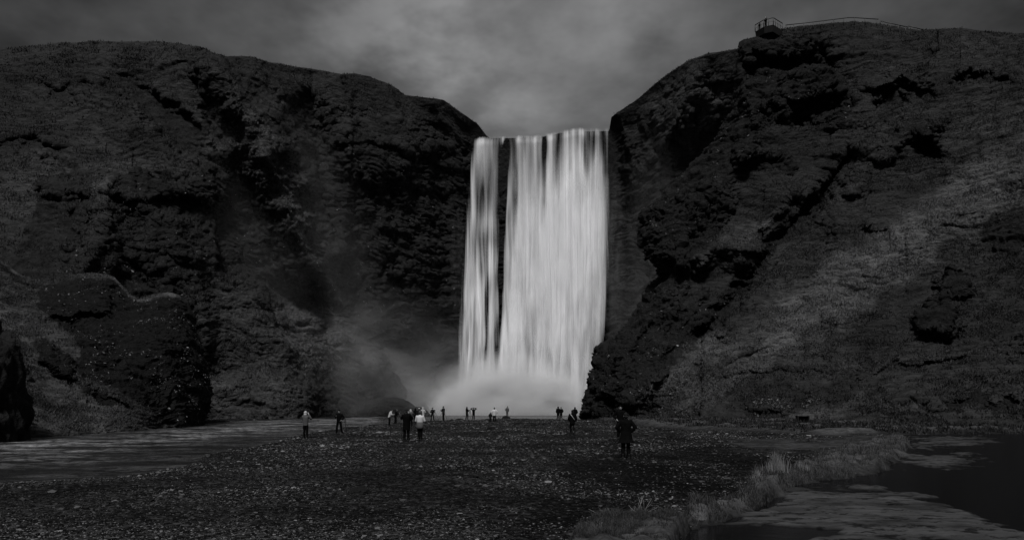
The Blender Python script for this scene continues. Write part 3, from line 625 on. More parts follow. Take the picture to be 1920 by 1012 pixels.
# ------------------------------------------------------------------ spray (volumes)
def mist(name, c, size, dens, scale, thr, label, seed, power=1., foot=0., aniso=.0, col=.96, tilt=0, core=.25):
    import bmesh
    bm = bmesh.new(); bmesh.ops.create_cube(bm, size=2); me = bpy.data.meshes.new(name); bm.to_mesh(me); bm.free()
    m, nt = mat_new(name); k = N(nt)
    ob = k.n('ShaderNodeTexCoord').outputs['Object']
    wn = k.n('ShaderNodeTexNoise', {'Vector': ob, 'Scale': scale*.6, 'Detail': 2.0}); 
    wv = k.n('ShaderNodeVectorMath', {0: k.n('ShaderNodeVectorMath', {0: wn.outputs['Color'], 1: (.5, .5, .5)}, operation='SUBTRACT').outputs[0], 1: (.5, .5, .5)}, operation='MULTIPLY').outputs[0]
    q = k.n('ShaderNodeVectorMath', {0: ob, 1: wv}, operation='ADD').outputs[0]
    qs = k.n('ShaderNodeVectorMath', {0: q, 1: (0, 0, foot)}, operation='ADD').outputs[0]
    r = k.n('ShaderNodeVectorMath', {0: qs}, operation='LENGTH').outputs['Value']
    fall = k.ramp(r, 1.0, core, 0, 1)
    fall = k.math('POWER', k.math('MAXIMUM', fall, 0.0), power)
    ns = k.noise(k.n('ShaderNodeVectorMath', {0: q, 1: (seed*3.1, seed, 0)}, operation='ADD').outputs[0], scale, 4, .55)
    ro = k.n('ShaderNodeVectorMath', {0: ob}, operation='LENGTH').outputs['Value']
    box = k.ramp(ro, 1.0, .75, 0, 1)
    d = k.math('MULTIPLY', k.math('MULTIPLY', fall, k.ramp(ns, thr, thr+.25, 0, 1)), k.math('MULTIPLY', box, dens))
    v = k.n('ShaderNodeVolumePrincipled', {'Color': (col, col, col*1.01 if col < .98 else 1, 1), 'Density': d, 'Anisotropy': aniso})
    k.out(vol=v.outputs[0]); m.cycles.volume_step_rate = 1.0
    o = link(name, me, m); o.location = c; o.scale = size; o.rotation_euler = (0, tilt, 0); tag(o, label, kind='stuff'); return o
mist('spray', (-.6, 138.5, 1.5), (21, 8, 14.0), .95, 2.1, .32, 'dense white spray boiling at the foot of the waterfall', 1, power=1.1, foot=.15)
mist('mist', (21.8, 146.5, 33), (3.2, 3, 24), .035, 2.6, .38, 'fuzzy spray blowing off the right edge of the fall', 25)
mist('mist', (-11.6, 146, 24), (2.6, 3, 26), .03, 2.6, .38, 'fuzzy spray blowing off the left edge of the fall', 27)
mist('spray', (6.5, 137, 3.5), (8, 4, 5.0), 1.3, 1.9, .38, 'bright puff of spray bursting up right of the middle of the fall foot', 21)
mist('spray', (-10, 137, 2.0), (9, 4, 5.5), .9, 2.0, .40, 'rounded puff of spray at the left end of the fall foot', 23)
mist('mist', (-25, 129, 7), (31, 14, 24), .11, 2.6, .41, 'thin grey mist drifting left of the waterfall foot', 2, power=1.6, foot=.25, core=.0)
mist('mist', (-41, 118, 26), (22, 14, 36), .007, 2.0, .38, 'faint veil of mist against the left cliff', 4, power=.7, tilt=-.3)
mist('mist', (29, 140, 26), (10, 12, 36), .007, 1.5, .36, 'thin mist hanging in the alcove right of the waterfall', 5, power=.7)
mist('mist', (10, 143, 36), (12, 4.5, 18), .05, 1.4, .38, 'pale spray puffing out of the middle of the waterfall', 6, power=.9)

# ------------------------------------------------------------------ loose stones
def inside_gravel(X, Y):
    z, riv, wr, sd, gs = ground_fields(X, Y); return z, (riv < .8) & (wr < .4) & (sd < .3) & (gs < .12)
ico = np.array([(0, 0, 1), (.894, 0, .447), (.276, .851, .447), (-.724, .526, .447), (-.724, -.526, .447), (.276, -.851, .447), (.724, .526, -.447), (-.276, .851, -.447), (-.894, 0, -.447), (-.276, -.851, -.447), (.724, -.526, -.447), (0, 0, -1)], np.float32)
icf = np.array([(0, 1, 2), (0, 2, 3), (0, 3, 4), (0, 4, 5), (0, 5, 1), (1, 6, 2), (2, 7, 3), (3, 8, 4), (4, 9, 5), (5, 10, 1), (6, 7, 2), (7, 8, 3), (8, 9, 4), (9, 10, 5), (10, 6, 1), (6, 11, 7), (7, 11, 8), (8, 11, 9), (9, 11, 10), (10, 11, 6)], np.int32)
n = 230000
pyq = HY+np.exp(rng.uniform(np.log(27), np.log(272), n)); pxq = rng.uniform(-60, 1980, n)
Yq = CAMZ*F/(pyq-HY); Xq = (pxq-CX)/F*Yq
zq, okq = inside_gravel(Xq, Yq)
clump = perlin(Xq/4, Yq/4, 33)+.6*perlin(Xq/1.1, Yq/1.1, 3)
right = sstep(-25, 35, polydist(pxq+30*perlin(Xq/2, Yq/2, 1), pyq+12*perlin(Xq/2, Yq/2, 5), DAMP))
okq &= rng.random(n) < np.clip(.62+clump*.9-right*.50, .07, 1)
Xq, Yq, zq, pyq, rt = Xq[okq], Yq[okq], zq[okq], pyq[okq], right[okq]; n = len(Xq)
sz = .0115*np.exp(rng.normal(0, .42, n)+(rng.random(n) < .02)*.9)*(Yq/12)**.75
A = rng.uniform(0, 6.28, n); ex = rng.uniform(.8, 1.5, n); ez = rng.uniform(.3, .6, n)
V = ico[None]*(1+.28*rng.normal(size=(n, 12, 1)).clip(-1.5, 1.5)).astype(np.float32)
vx = V[..., 0]*(sz*ex)[:, None]; vy = V[..., 1]*sz[:, None]; vz = V[..., 2]*(sz*ez)[:, None]
ca, sa = np.cos(A)[:, None], np.sin(A)[:, None]
VV = np.stack([vx*ca-vy*sa+Xq[:, None], vx*sa+vy*ca+Yq[:, None], vz+(zq+sz*.15)[:, None]], -1)
FF = icf[None]+(np.arange(n)*12)[:, None, None]
tone = np.clip((rng.beta(.8, 4.0, n)*1.0+(rng.random(n) < .07)*.5)*np.clip(1+1.5*perlin(Xq/6, Yq/6, 71), .25, 1.7), 0, 1)
me = mesh_np('gravel', VV, FF, 3, False, {'tone': np.repeat(tone, 12)})
M_stone = tone_material('stones', .0015, .17, .75)
tag(link('gravel', me, M_stone), 'loose grey river stones scattered over the bar', kind='stuff')
print('stones', n, time.time()-T0)

# ------------------------------------------------------------------ grass blades
def blades(name, B, h, wd, lean, tone, mat, label=None, parent=None, dirs=None):
    n = len(B); a = rng.uniform(0, 6.28, n); la = rng.uniform(0, 6.28, n) if dirs is None else dirs
    s_ = np.stack([np.cos(a), np.sin(a), 0*a], -1)*(wd*.5)[:, None]
    l = np.stack([np.cos(la), np.sin(la), 0*la], -1)*(lean*h)[:, None]
    up = np.array([0, 0, 1.])
    v0 = B-s_; v1 = B+s_; m_ = B+l*.35+up*(h*.6)[:, None]; v2 = m_+s_*.7; v3 = m_-s_*.7; v4 = B+l+up*(h*np.sqrt(np.clip(1-lean**2*.7, .1, 1)))[:, None]
    V = np.stack([v0, v1, v2, v3, v4], 1); i = (np.arange(n)*5)[:, None]
    f = np.concatenate([i+[[0, 1, 2]], i+[[0, 2, 3]], i+[[3, 2, 4]]], 1).reshape(-1)
    o = link(name, mesh_np(name, V, f, 3, False, {'tone': np.repeat(tone, 5)}), mat, parent)
    if label: tag(o, label, kind='stuff')
    return o
M_grass = tone_material('grass_blades', .004, .095, .9, spec=.1)
def hill_grass(P, rk, pl, n, hh, ww, label, top_skip=0, seed=0):
    r, c = P.shape[:2]; q = P[:r-top_skip]
    ar = np.linalg.norm(np.cross(q[1:, 1:]-q[:-1, :-1], q[1:, :-1]-q[:-1, 1:]), axis=-1)
    wgt = (1+1.6*pl[:r-top_skip][:-1, :-1])*np.clip(1.05-rk[:r-top_skip][:-1, :-1], .06, 1)*ar/np.maximum(q[:-1, :-1, 1], 20)**1.2
    D_ = q[:-1, :-1]; px = D_[..., 0]/D_[..., 1]*F+CX; wgt = wgt*((px > -60) & (px < 1990) & (D_[..., 2] > .1))
    pn = perlin(D_[..., 0]/1.7, D_[..., 1]/1.7, D_[..., 2]/.8)+.8*perlin(D_[..., 0]/6, D_[..., 1]/6, D_[..., 2]/2.5); wgt = wgt*np.clip(.5+pn*1.3, .03, 3)
    w_ = wgt.ravel(); cs = np.cumsum(w_); id_ = np.searchsorted(cs, rng.random(n)*cs[-1]).clip(0, len(w_)-1)
    i, j = id_//(c-1), id_ % (c-1); a, b = rng.random((n, 1)), rng.random((n, 1))
    B = (q[i, j]*(1-a)+q[i+1, j]*a)*(1-b)+(q[i, j+1]*(1-a)+q[i+1, j+1]*a)*b
    h = hh*np.exp(rng.normal(0, .35, n)); pr = pl[:r-top_skip][i, j]
    pb = perlin(B[:, 0]/3, B[:, 1]/3, B[:, 2]/2)*.14
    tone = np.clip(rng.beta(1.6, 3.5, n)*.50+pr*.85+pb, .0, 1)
    return blades('hillside_grass', B-np.array([0, 0, .03]), h, ww*np.exp(rng.normal(0, .2, n)), rng.uniform(.3, .95, n), tone, M_grass, label)
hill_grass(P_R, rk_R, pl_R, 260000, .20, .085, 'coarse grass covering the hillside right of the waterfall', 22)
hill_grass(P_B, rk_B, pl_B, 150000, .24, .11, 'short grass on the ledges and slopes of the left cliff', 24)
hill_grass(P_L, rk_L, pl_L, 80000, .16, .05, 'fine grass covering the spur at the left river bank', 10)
# leafy plants on the dark rock faces
def flecks(P, rk, n, size, label, top_skip, region, rmin=.5, mat=None):
    r, c = P.shape[:2]; q = P[:r-top_skip]; D_ = q[:-1, :-1]
    px = D_[..., 0]/D_[..., 1]*F+CX; py = HY-(D_[..., 2]-CAMZ)/D_[..., 1]*F
    nz = perlin(D_[..., 0]/2.5, D_[..., 1]/2.5, D_[..., 2]/2.5)
    w_ = (sstep(-6, 6, polydist(px, py, region))*np.clip(nz*3, 0.04, 1)*(rk[:r-top_skip][:-1, :-1] >= rmin)).ravel(); cs = np.cumsum(w_)
    id_ = np.searchsorted(cs, rng.random(n)*cs[-1]).clip(0, len(w_)-1); i, j = id_//(c-1), id_ % (c-1)
    nn = grid_normals(q)[i, j]; B = q[i, j]+nn*.08
    L = 5; V = []; B5 = np.repeat(B, L, 0)+rng.normal(0, size*1.1, (n*L, 3)); m_ = n*L
    a = rng.normal(size=(m_, 3)); a /= np.linalg.norm(a, axis=1)[:, None]; b = rng.normal(size=(m_, 3)); b = np.cross(a, b); b /= np.linalg.norm(b, axis=1)[:, None]
    s_ = (size*np.exp(rng.normal(0, .4, m_)))[:, None]
    V = np.stack([B5-a*s_, B5+b*s_*.5, B5+a*s_, B5-b*s_*.5], 1)
    o = link('leafy_plants', mesh_np('leafy_plants', V, (np.arange(m_)*4)[:, None]+np.arange(4)[None], 4, False, {'tone': np.repeat(rng.random(m_)**1.5, 4)}), mat or M_leaf); tag(o, label, kind='stuff')
M_leaf = tone_material('pale_leaves', .03, .22, .6); M_weed = tone_material('weed_leaves', .01, .14, .8)
flecks(P_L, rk_L, 520, .06, 'small pale leaves speckling the dark rock face by the river', 10, rockpolyL)
flecks(P_B, rk_B, 600, .09, 'small pale leaves speckling the dark left cliff', 24, [(200, 330), (420, 300), (640, 230), (880, 280), (870, 700), (620, 560), (300, 560), (100, 520)])
flecks(P_R, rk_R, 450, .08, 'small pale leaves on the rocks of the right hillside', 22, [(1080, 780), (1200, 400), (1400, 100), (1800, 180), (1400, 700)])
for rg_, n_, lb_ in (([(1395, 765), (1420, 750), (1485, 748), (1480, 775), (1410, 782)], 420, 'clump of pale leafy weeds at the hillside foot left of the bench'), ([(1230, 772), (1290, 764), (1310, 780), (1240, 790)], 260, 'small clump of pale weeds at the hillside foot behind the near person'), ([(1500, 745), (1530, 742), (1560, 760), (1510, 768)], 160, 'pale weeds on the slope just above the bench'), ([(1180, 735), (1290, 700), (1300, 730), (1200, 765)], 300, 'pale scrub on the grass beside the dark crag')): flecks(P_R, rk_R, n_//2, .075, lb_, 22, rg_, -1, M_weed)
# bank grass
def ground_blades(poly, n, hh, ww, label, tmin=.1, tmax=.6, name='grass', yl=None, cl=1.2):
    xs = [p[0] for p in poly]; ys = [p[1] for p in poly]
    x = rng.uniform(min(xs), max(xs), n*3); y = rng.uniform(min(ys), min(max(ys), 1030), n*3)
    D_ = CAMZ*F/(y-HY); X = (x-CX)/F*D_
    ok = polydist(x, y, poly) > -1; c_ = perlin(X/.5, D_/.5, 9)+.9*perlin(X/1.7, D_/1.7, 9); ok &= rng.random(n*3) < np.clip(.45+c_*cl, .04, 1)
    X = X[ok][:n]; Y = D_[ok][:n]; z = ground_fields(X, Y)[0]; n2 = len(X); c_ = c_[ok][:n]
    return blades(name, np.stack([X, Y, z-.01], -1), hh*np.exp(rng.normal(0, .4, n2))*np.clip(1+c_*.9, .35, 2.4), ww*(Y/14)**.5*np.exp(rng.normal(0, .2, n2)), rng.uniform(.2, 1., n2), np.clip(rng.uniform(tmin, tmax, n2)+c_*.3-.15, 0, 1), M_grass, label)
ground_blades(BANKA, 26000, .05, .006, 'short turf in the foreground beside the gravel', .2, .62)
ground_blades(BANKB, 42000, .10, .010, 'ragged grass along the low bank beside the stream', .15, .75)
ground_blades([(1100, 788), (1300, 804), (1500, 810), (1640, 811), (1920, 810), (1980, 811), (1980, 792), (1100, 785)], 50000, .14, .03, 'rough grass on the flat meadow under the right hillside', .0, .45)
print('grass', time.time()-T0)
# ================================================================== people
M_skin = plain('skin', .28, .6, .1, 12); M_black = plain('black_cloth', .0035, .95, .3, 9, spec=.02); M_dark = plain('dark_cloth', .010, .9, .3, 9, spec=.05)
M_mid = plain('grey_cloth', .055, .8, .2, 9); M_light = plain('pale_cloth', .34, .75, .12, 7); M_white = plain('white_cloth', .45, .7, .1, 7)
M_hair = plain('dark_hair', .006, .6, .3, 20); M_metal = plain('black_metal', .02, .4, .2, 9, spec=.4); M_boot = plain('boot_leather', .005, .6, .2, 12)
TONE = {'black': M_black, 'dark': M_dark, 'mid': M_mid, 'light': M_light, 'white': M_white, 'hair': M_hair}
def rotx(a): c, s_ = math.cos(a), math.sin(a); return np.array([[1, 0, 0], [0, c, -s_], [0, s_, c]])
def person(label, x, y, H=1.72, head=0, arms='down', armsR=None, legs='stand', lean=0, side=0, jacket='black', trousers='black', hat=None, hatc='black', hem=.82, flare=0, z=None, detail=.014, group=None, belt=None, fur=False, strap=None, headturn=0):
    zz = gz(x, y) if z is None else z
    root = empty('person', (x, y, zz), head); tag(root, label, 'person', group)
    k = H/1.75; hip = np.array([0, 0, .92])
    R = rotx(-lean)
    cs, sn = math.cos(side), math.sin(side); Rs = np.array([[cs, 0, sn], [0, 1, 0], [-sn, 0, cs]]); R = Rs@R
    def U(p): return (hip+R@(np.array(p, float)-hip))*k            # upper body
    def Lw(p): return np.array(p, float)*k
    J = {}
    for s_, nm, am in ((-1, 'L', arms), (1, 'R', armsR or arms)):
        J['sh'+nm] = (s_*.185, 0, 1.42)
        J['el'+nm], J['wr'+nm] = {
            'down': ((s_*.25, -.02, 1.15), (s_*.27, .06, .92)), 'camera': ((s_*.30, .14, 1.26), (s_*.09, .24, 1.55)),
            'head': ((s_*.40, .03, 1.56), (s_*.12, .06, 1.70)), 'tripod': ((s_*.27, .08, 1.18), (s_*.12, .32, 1.28)),
            'cross': ((s_*.27, .05, 1.16), (s_*.05, .22, 1.24)), 'hip': ((s_*.36, -.05, 1.20), (s_*.2, .05, 1.02)), 'pocket': ((s_*.29, -.06, 1.15), (s_*.2, .08, .98))}[am]
    lp = {'stand': ((-.10, .02, .50), (-.115, -.02, .09), (.10, .02, .50), (.115, -.02, .09)), 'wide': ((-.16, .03, .49), (-.22, -.03, .09), (.16, .03, .49), (.22, -.03, .09)),
          'walk': ((-.09, .10, .50), (-.09, .02, .09), (.10, .08, .52), (.12, -.30, .28)), 'together': ((-.07, .02, .50), (-.07, -.02, .09), (.07, .02, .50), (.07, -.02, .09)),
          'crouch': ((-.17, .30, .42), (-.16, .05, .09), (.17, .30, .42), (.16, .05, .09))}[legs]
    fl = .09
    # ---- body: one continuous surface
    b = MB()
    b.tube([U((0, 0, .90)), U((0, 0, 1.05)), U((0, 0, 1.22)), U((0, 0, 1.38)), U((0, 0, 1.46))], [.155*k, .14*k, .155*k, .175*k, .10*k], 12, ry=[.11*k, .10*k, .11*k, .115*k, .075*k], up=(0, 1, 0))
    b.tube([U((0, 0, 1.42)), U((0, .01, 1.52)), U((0, .015, 1.60))], [.062*k, .055*k, .055*k], 10)
    ch, sh_ = math.cos(headturn), math.sin(headturn)
    RH = R@np.array([[ch, -sh_, 0], [sh_, ch, 0], [0, 0, 1]])
    hc = U((0, .02, 1.64)); hd = lambda p: hc+RH@(np.array(p, float))*k
    b.ball(hc+RH@np.array([0, -.01, .015])*k, (.076*k, .095*k, .105*k), 14, 10, RH); b.ball(hd((0, .03, -.055)), (.052*k, .06*k, .055*k), 10, 8, RH)
    b.ball(hd((0, .098, -.01)), (.014*k, .022*k, .026*k), 8, 6, RH); b.ball(hd((0, .078, .03)), (.05*k, .018*k, .014*k), 8, 6, RH); b.ball(hd((0, .082, -.052)), (.026*k, .016*k, .010*k), 8, 6, RH)
    for s_ in (-1, 1): b.ball(hd((s_*.078, -.005, -.005)), (.012*k, .022*k, .032*k), 8, 6, RH)
    for s_, nm in ((-1, 'L'), (1, 'R')):
        sh, el, wr_ = U(J['sh'+nm]), U(J['el'+nm]), U(J['wr'+nm])
        b.tube([sh, (sh+el)/2, el, (el+wr_)/2, wr_], [.055*k, .05*k, .042*k, .038*k, .028*k], 10)
        d = (wr_-el)/np.linalg.norm(wr_-el); sd = np.cross(d, R@np.array([0, 0, 1.]) if abs(d[2]) < .8 else R@np.array([0, 1., 0])); sd /= np.linalg.norm(sd)+1e-9
        if abs(d[2]) >= .8: sd, nn = np.cross(sd, d), sd*(-s_)
        else: nn = np.cross(sd, d)
        nn = nn/np.linalg.norm(nn); pc = wr_+d*.055*k
        b.tube([wr_, pc, pc+d*.04*k], [.024*k, .040*k, .042*k], 10, ry=[.02*k, .017*k, .015*k], up=nn)
        for fi, (off, ln) in enumerate(((-.032, .068), (-.011, .078), (.011, .073), (.031, .058))):
            f0 = pc+d*.035*k+sd*off*k; f1 = f0+d*ln*.5*k+nn*.012*k; f2 = f1+(d*.7+nn*.7)*ln*.5*k
            b.tube([f0, f1, f2], [.0095*k, .0088*k, .0075*k], 6)
        t0 = pc-d*.02*k-sd*.03*k; b.tube([t0, t0-sd*.03*k+d*.03*k, t0-sd*.032*k+d*.058*k+nn*.012*k], [.012*k, .011*k, .009*k], 6)
    for i, s_ in enumerate((-1, 1)):
        kn, an = lp[i*2], lp[i*2+1]; hj = (s_*.09, 0, .92)
        kn = Lw(kn); an = Lw(an); hj = Lw(hj)
        b.tube([hj, (hj+kn)/2, kn, (kn*.6+an*.4), an], [.088*k, .078*k, .056*k, .058*k, .038*k], 10)
        b.tube([an+np.array([0, -.04, -.04])*k, an+np.array([0, .06, -.05])*k, an+np.array([0, .15, -.065])*k], [.036*k, .038*k, .025*k], 8)
    b.remesh('body', M_skin, root, detail*.62)
    # ---- trousers
    t = MB(); t.tube([Lw((0, 0, .80)), Lw((0, 0, .92)), U((0, 0, 1.04))], [.17*k, .178*k, .165*k], 12, ry=[.13*k, .128*k, .12*k], up=(0, 1, 0))
    for i, s_ in enumerate((-1, 1)):
        hj = Lw((s_*.09, 0, .90)); kn = Lw(lp[i*2]); an = Lw(lp[i*2+1])
        t.tube([hj, (hj+kn)/2, kn, (kn+an)/2, an+np.array([0, 0, -.01])], [.102*k, .096*k, .078*k, .08*k, .07*k], 12)
    t.remesh('trousers', TONE[trousers], root, detail)
    for i, s_ in enumerate((-1, 1)):
        bo = MB()
        an = Lw(lp[i*2+1]); bo.tube([an+np.array([0, -.02, .10])*k, an+np.array([0, -.01, 0])*k, an+np.array([0, 0, -.04])*k], [.055*k, .055*k, .05*k], 10)
        bo.tube([an+np.array([0, -.07, -.055])*k, an+np.array([0, .04, -.05])*k, an+np.array([0, .17, -.062])*k], [.042*k, .05*k, .036*k], 10)
        bo.remesh('boot', M_boot, root, detail)
    # ---- jacket / coat
    j = MB(); hw = .185+flare; rows = [(hem, hw, .14+flare*.7), (hem+.14, (hw+.19)/2, .14+flare*.35), (1.06, .19, .145), (1.22, .205, .155), (1.36, .225, .155), (1.44, .19, .13), (1.50, .09, .085)]
    rows = [r for i, r in enumerate(rows) if i == 0 or r[0] > rows[0][0]+.05]
    nr = 20; vs = []; fs = []
    for zi, a, bb in rows:
        for q in range(nr):
            th = 2*math.pi*q/nr; f = 1+(.06*math.sin(5*th+zi*3)+.03*math.sin(9*th))*max(0, 1.2-zi)*2.0*(1 if flare else .6)
            p = (a*math.cos(th)*f, bb*math.sin(th)*f, zi); vs.append(U(p) if zi > .95 else (U(p)*.65+Lw(p)*.35))
    for i in range(len(rows)-1):
        for q in range(nr): fs.append((i*nr+q, i*nr+(q+1) % nr, (i+1)*nr+(q+1) % nr, (i+1)*nr+q))
    fs.append(tuple(range(nr))[::-1]); fs.append(tuple((len(rows)-1)*nr+q for q in range(nr))); j.add(vs, fs)
    for s_, nm in ((-1, 'L'), (1, 'R')):
        sh, el, wr_ = U(J['sh'+nm]), U(J['el'+nm]), U(J['wr'+nm])
        j.ball(sh, .085*k, 10, 7); j.tube([sh, (sh+el)/2, el], [.082*k, .078*k, .072*k], 10); j.ball(el, .072*k, 8, 6); j.tube([el, (el+wr_)/2, wr_*.97+el*.03], [.072*k, .07*k, .055*k], 10)
    j.tube([U((0, 0, 1.42)), U((0, .0, 1.535))], [.09*k, .08*k], 10)
    j.remesh('jacket', TONE[jacket], root, detail*1.2)
    if belt:
        c_ = MB(); rows = [(hem-.02, hw+.02, .16+flare*.7), (hem+.10, hw+.02, .165+flare*.5), (1.10, .21, .168)]; vs = []; fs = []
        for zi, a, bb in rows:
            for q in range(nr): th = 2*math.pi*q/nr; vs.append(U((a*math.cos(th), bb*math.sin(th), zi)))
        for i in range(2):
            for q in range(nr): fs.append((i*nr+q, i*nr+(q+1) % nr, (i+1)*nr+(q+1) % nr, (i+1)*nr+q))
        fs.append(tuple(range(nr))[::-1]); fs.append(tuple(2*nr+q for q in range(nr))); c_.add(vs, fs); c_.obj('coat_skirt', TONE[belt], root, True)
    if strap:
        c_ = MB(); c_.tube([U((-.19, .0, 1.50)), U((-.10, -.175, 1.36)), U((.08, -.175, 1.12)), U((.2, -.06, 1.0))], .022*k, 8); c_.obj('shoulder_strap', TONE[strap], root, True)
    h = MB()
    if hat == 'hood':
        h.ball(hd((0, -.025, .01)), (.112*k, .115*k, .135*k), 14, 10, RH); h.ball(U((0, -.04, 1.53)), (.12*k, .10*k, .06*k), 12, 8)
        h.remesh('hood', TONE[hatc], root, detail)
    elif hat == 'beanie':
        h.ball(hd((0, -.012, .045)), (.088*k, .106*k, .088*k), 14, 10, RH); h.ball(hd((0, -.012, .14)), .022*k, 8, 6); h.remesh('beanie', TONE[hatc], root, detail)
        h = MB(); h.ball(hd((0, -.045, -.02)), (.078*k, .07*k, .085*k), 12, 8, RH); h.remesh('hair', M_hair, root, detail)
    elif hat == 'cap':
        h.ball(hd((0, -.01, .05)), (.086*k, .104*k, .075*k), 14, 10, RH); h.ball(hd((0, .12, .05)), (.06*k, .06*k, .012*k), 12, 6, RH); h.remesh('cap', TONE[hatc], root, detail)
        h = MB(); h.ball(hd((0, -.045, -.01)), (.075*k, .065*k, .075*k), 12, 8, RH); h.remesh('hair', M_hair, root, detail)
    elif hat == 'brim':
        h.ball(hd((0, -.01, .06)), (.085*k, .10*k, .085*k), 14, 10, RH); h.ball(hd((0, -.0, .045)), (.155*k, .165*k, .014*k), 16, 6, RH); h.remesh('hat', TONE[hatc], root, detail)
    else:
        h.ball(hd((0, -.03, .03)), (.092*k, .095*k, .108*k), 14, 10, RH); h.remesh('hair', TONE[hatc] if hatc != 'black' else M_hair, root, detail)
    return root, zz
def tripod(label, x, y, h=1.35, spread=.42, head=0, cam=True, z=None, grp='tripods on the gravel bar'):
    zz = gz(x, y) if z is None else z
    root = empty('tripod', (x, y, zz), head); tag(root, label, 'tripod', grp)
    for i in range(3):
        a = math.pi/2+i*2*math.pi/3; m_ = MB(); m_.tube([(0, 0, h-.08), (math.cos(a)*spread*.5, math.sin(a)*spread*.5, h*.5), (math.cos(a)*spread, math.sin(a)*spread, -.02)], [.022, .018, .013], 8); m_.obj('leg', M_metal, root, True)
    m_ = MB(); m_.tube([(0, 0, h*.55), (0, 0, h)], [.016, .016], 8); m_.ball((0, 0, h-.06), .045, 8, 6); m_.obj('centre_column', M_metal, root, True)
    if cam:
        m_ = MB(); m_.box((0, 0, h+.06), (.14, .07, .10)); m_.box((0, -.01, h+.125), (.05, .06, .035)); m_.tube([(0, .03, h+.06), (0, .14, h+.06)], [.035, .038], 12); m_.obj('camera', M_metal, root)
    return root
def held_camera(label, x, y, z, yaw=0):
    m_ = MB(); m_.box((0, 0, 0), (.14, .06, .095)); m_.box((0, 0, .058), (.05, .05, .03)); m_.tube([(0, .03, 0), (0, .12, 0)], [.034, .038], 12)
    o = m_.obj('camera', M_metal); o.location = (x, y, z); o.rotation_euler = (0, 0, yaw); tag(o, label, 'camera', 'cameras held up to the waterfall')
def pp(px, fy): x, y, _ = at(px, fy); return x, y
def hh(px, fy, hy):  # height from survey
    D = CAMZ*F/(fy-HY); return CAMZ+(HY-hy)/F*D
R_ = math.radians
x, y = pp(573, 820.5); r, z = person('leftmost person, in pale hooded jacket, taking a photo at the river edge', x, y, 1.66, R_(-15), 'camera', jacket='mid', hat='hood', hatc='light', detail=.013)
held_camera('small black camera held by the leftmost person in the pale hood', x+.07, y+.30, z+1.56*.95, R_(-15))
x, y = pp(636, 813); person('person dressed all in black at a tripod on the river edge, second from the left', x, y, 1.66, R_(170), 'hip', 'tripod', 'wide', hat='beanie', detail=.014)
tripod('black tripod beside the person in black on the river edge', x+.38, y+.05, 1.3, .45)
x, y = pp(730, 797); person('person in white jacket bending forward beside a dark companion left of the big boulder group', x, y, 1.62, R_(-70), 'tripod', legs='wide', lean=.35, jacket='light', hat=None, detail=.018)
x, y = pp(740, 795); person('person in dark jacket leaning over a tripod right behind the white jacket', x, y+.5, 1.6, R_(-60), 'tripod', legs='wide', lean=.2, jacket='black', hat='beanie', hatc='mid', detail=.018)
tripod('tripod in front of the two leaning people by the river', x+.55, y, 1.25, .42)
x, y = pp(762, 828); r, z = person('tall person in long black coat and cap with raised arms beside the woman in white', x, y, 1.76, R_(-4), 'camera', jacket='black', hat='cap', hatc='dark', hem=.62, flare=.02, detail=.012)
held_camera('small black camera in the raised hands of the tall person in the black coat', x+.02, y+.33, z+1.62, 0)
x, y = pp(770, 800); person('person in pale hood mostly hidden behind the tall black coat', x, y, 1.62, 0, 'camera', jacket='mid', hat='hood', hatc='light', detail=.018)
x, y = pp(779, 792.5); person('person in black standing between the black coat and the pale jackets', x, y, 1.62, R_(10), 'down', jacket='black', hat='hood', detail=.018)
x, y = pp(787.5, 825.5); person('woman in white puffy jacket, grey coat skirt and knitted beanie, back turned', x, y, 1.68, R_(-8), 'cross', legs='together', jacket='white', trousers='black', hat='beanie', hatc='mid', hem=.70, belt='mid', detail=.012)
x, y = pp(793, 793); person('person in pale jacket and pale hood behind the woman with the beanie', x, y, 1.74, R_(-20), 'tripod', jacket='light', hat='hood', hatc='light', detail=.018)
x, y = pp(786, 797); person('person with pale hat half hidden behind the woman with the beanie', x, y, 1.70, 0, 'down', jacket='dark', hat='cap', hatc='white', detail=.018)
x, y = pp(811, 789); person('person in black at a tripod, first one right of the pale group', x, y, 1.62, R_(160), 'tripod', jacket='black', hat='brim', detail=.018, legs='wide')
tripod('tripod at the person in the brimmed hat right of the pale group', x+.3, y-.25, 1.25, .65)
x, y = pp(831.5, 788); person('tall slim person in black with wide hat before the left end of the spray', x, y, 1.84, R_(60), 'tripod', legs='together', jacket='black', hat='brim', detail=.018, hem=.75)
tripod('tripod at the tall slim person with the wide hat', x+.02, y-.4, 1.4, .7)
x, y = pp(875.5, 786); person('hooded person in black at a tripod in front of the spray', x, y, 1.74, R_(-50), 'tripod', legs='wide', jacket='black', hat='hood', detail=.02, hem=.72)
tripod('tripod at the hooded person in front of the spray', x+.42, y+.1, 1.3, .45)
x, y = pp(888, 784.5); person('person in black with both arms raised to the head in front of the spray', x, y, 1.74, 0, 'head', jacket='black', hat='cap', detail=.02)
x, y = pp(927, 792); person('person in white jacket and dark hair standing before the middle of the waterfall', x, y, 1.68, R_(5), 'hip', jacket='white', hat=None, detail=.017, legs='stand')
x, y = pp(919.5, 792.5); person('short figure in dark clothes standing left of the white jacket', x, y, 1.15, R_(10), 'pocket', jacket='dark', hat='hood', hatc='mid', detail=.016, hem=.7)
xs, ys = pp(949, 783.0); z0 = gz(xs, ys)
st = boulder('boulder', (xs, ys, z0-.05), (.62, .45, .38), M_dark_rock, 3, amp=.3, sub=4); tag(st, 'low black boulder with a person standing on it at the pool edge', 'boulder')
person('person in grey jacket and grey trousers standing on a low boulder before the waterfall', xs+.15, ys, 1.72, R_(-30), 'pocket', jacket='mid', trousers='mid', hat=None, detail=.019, z=z0+.22, side=.10)
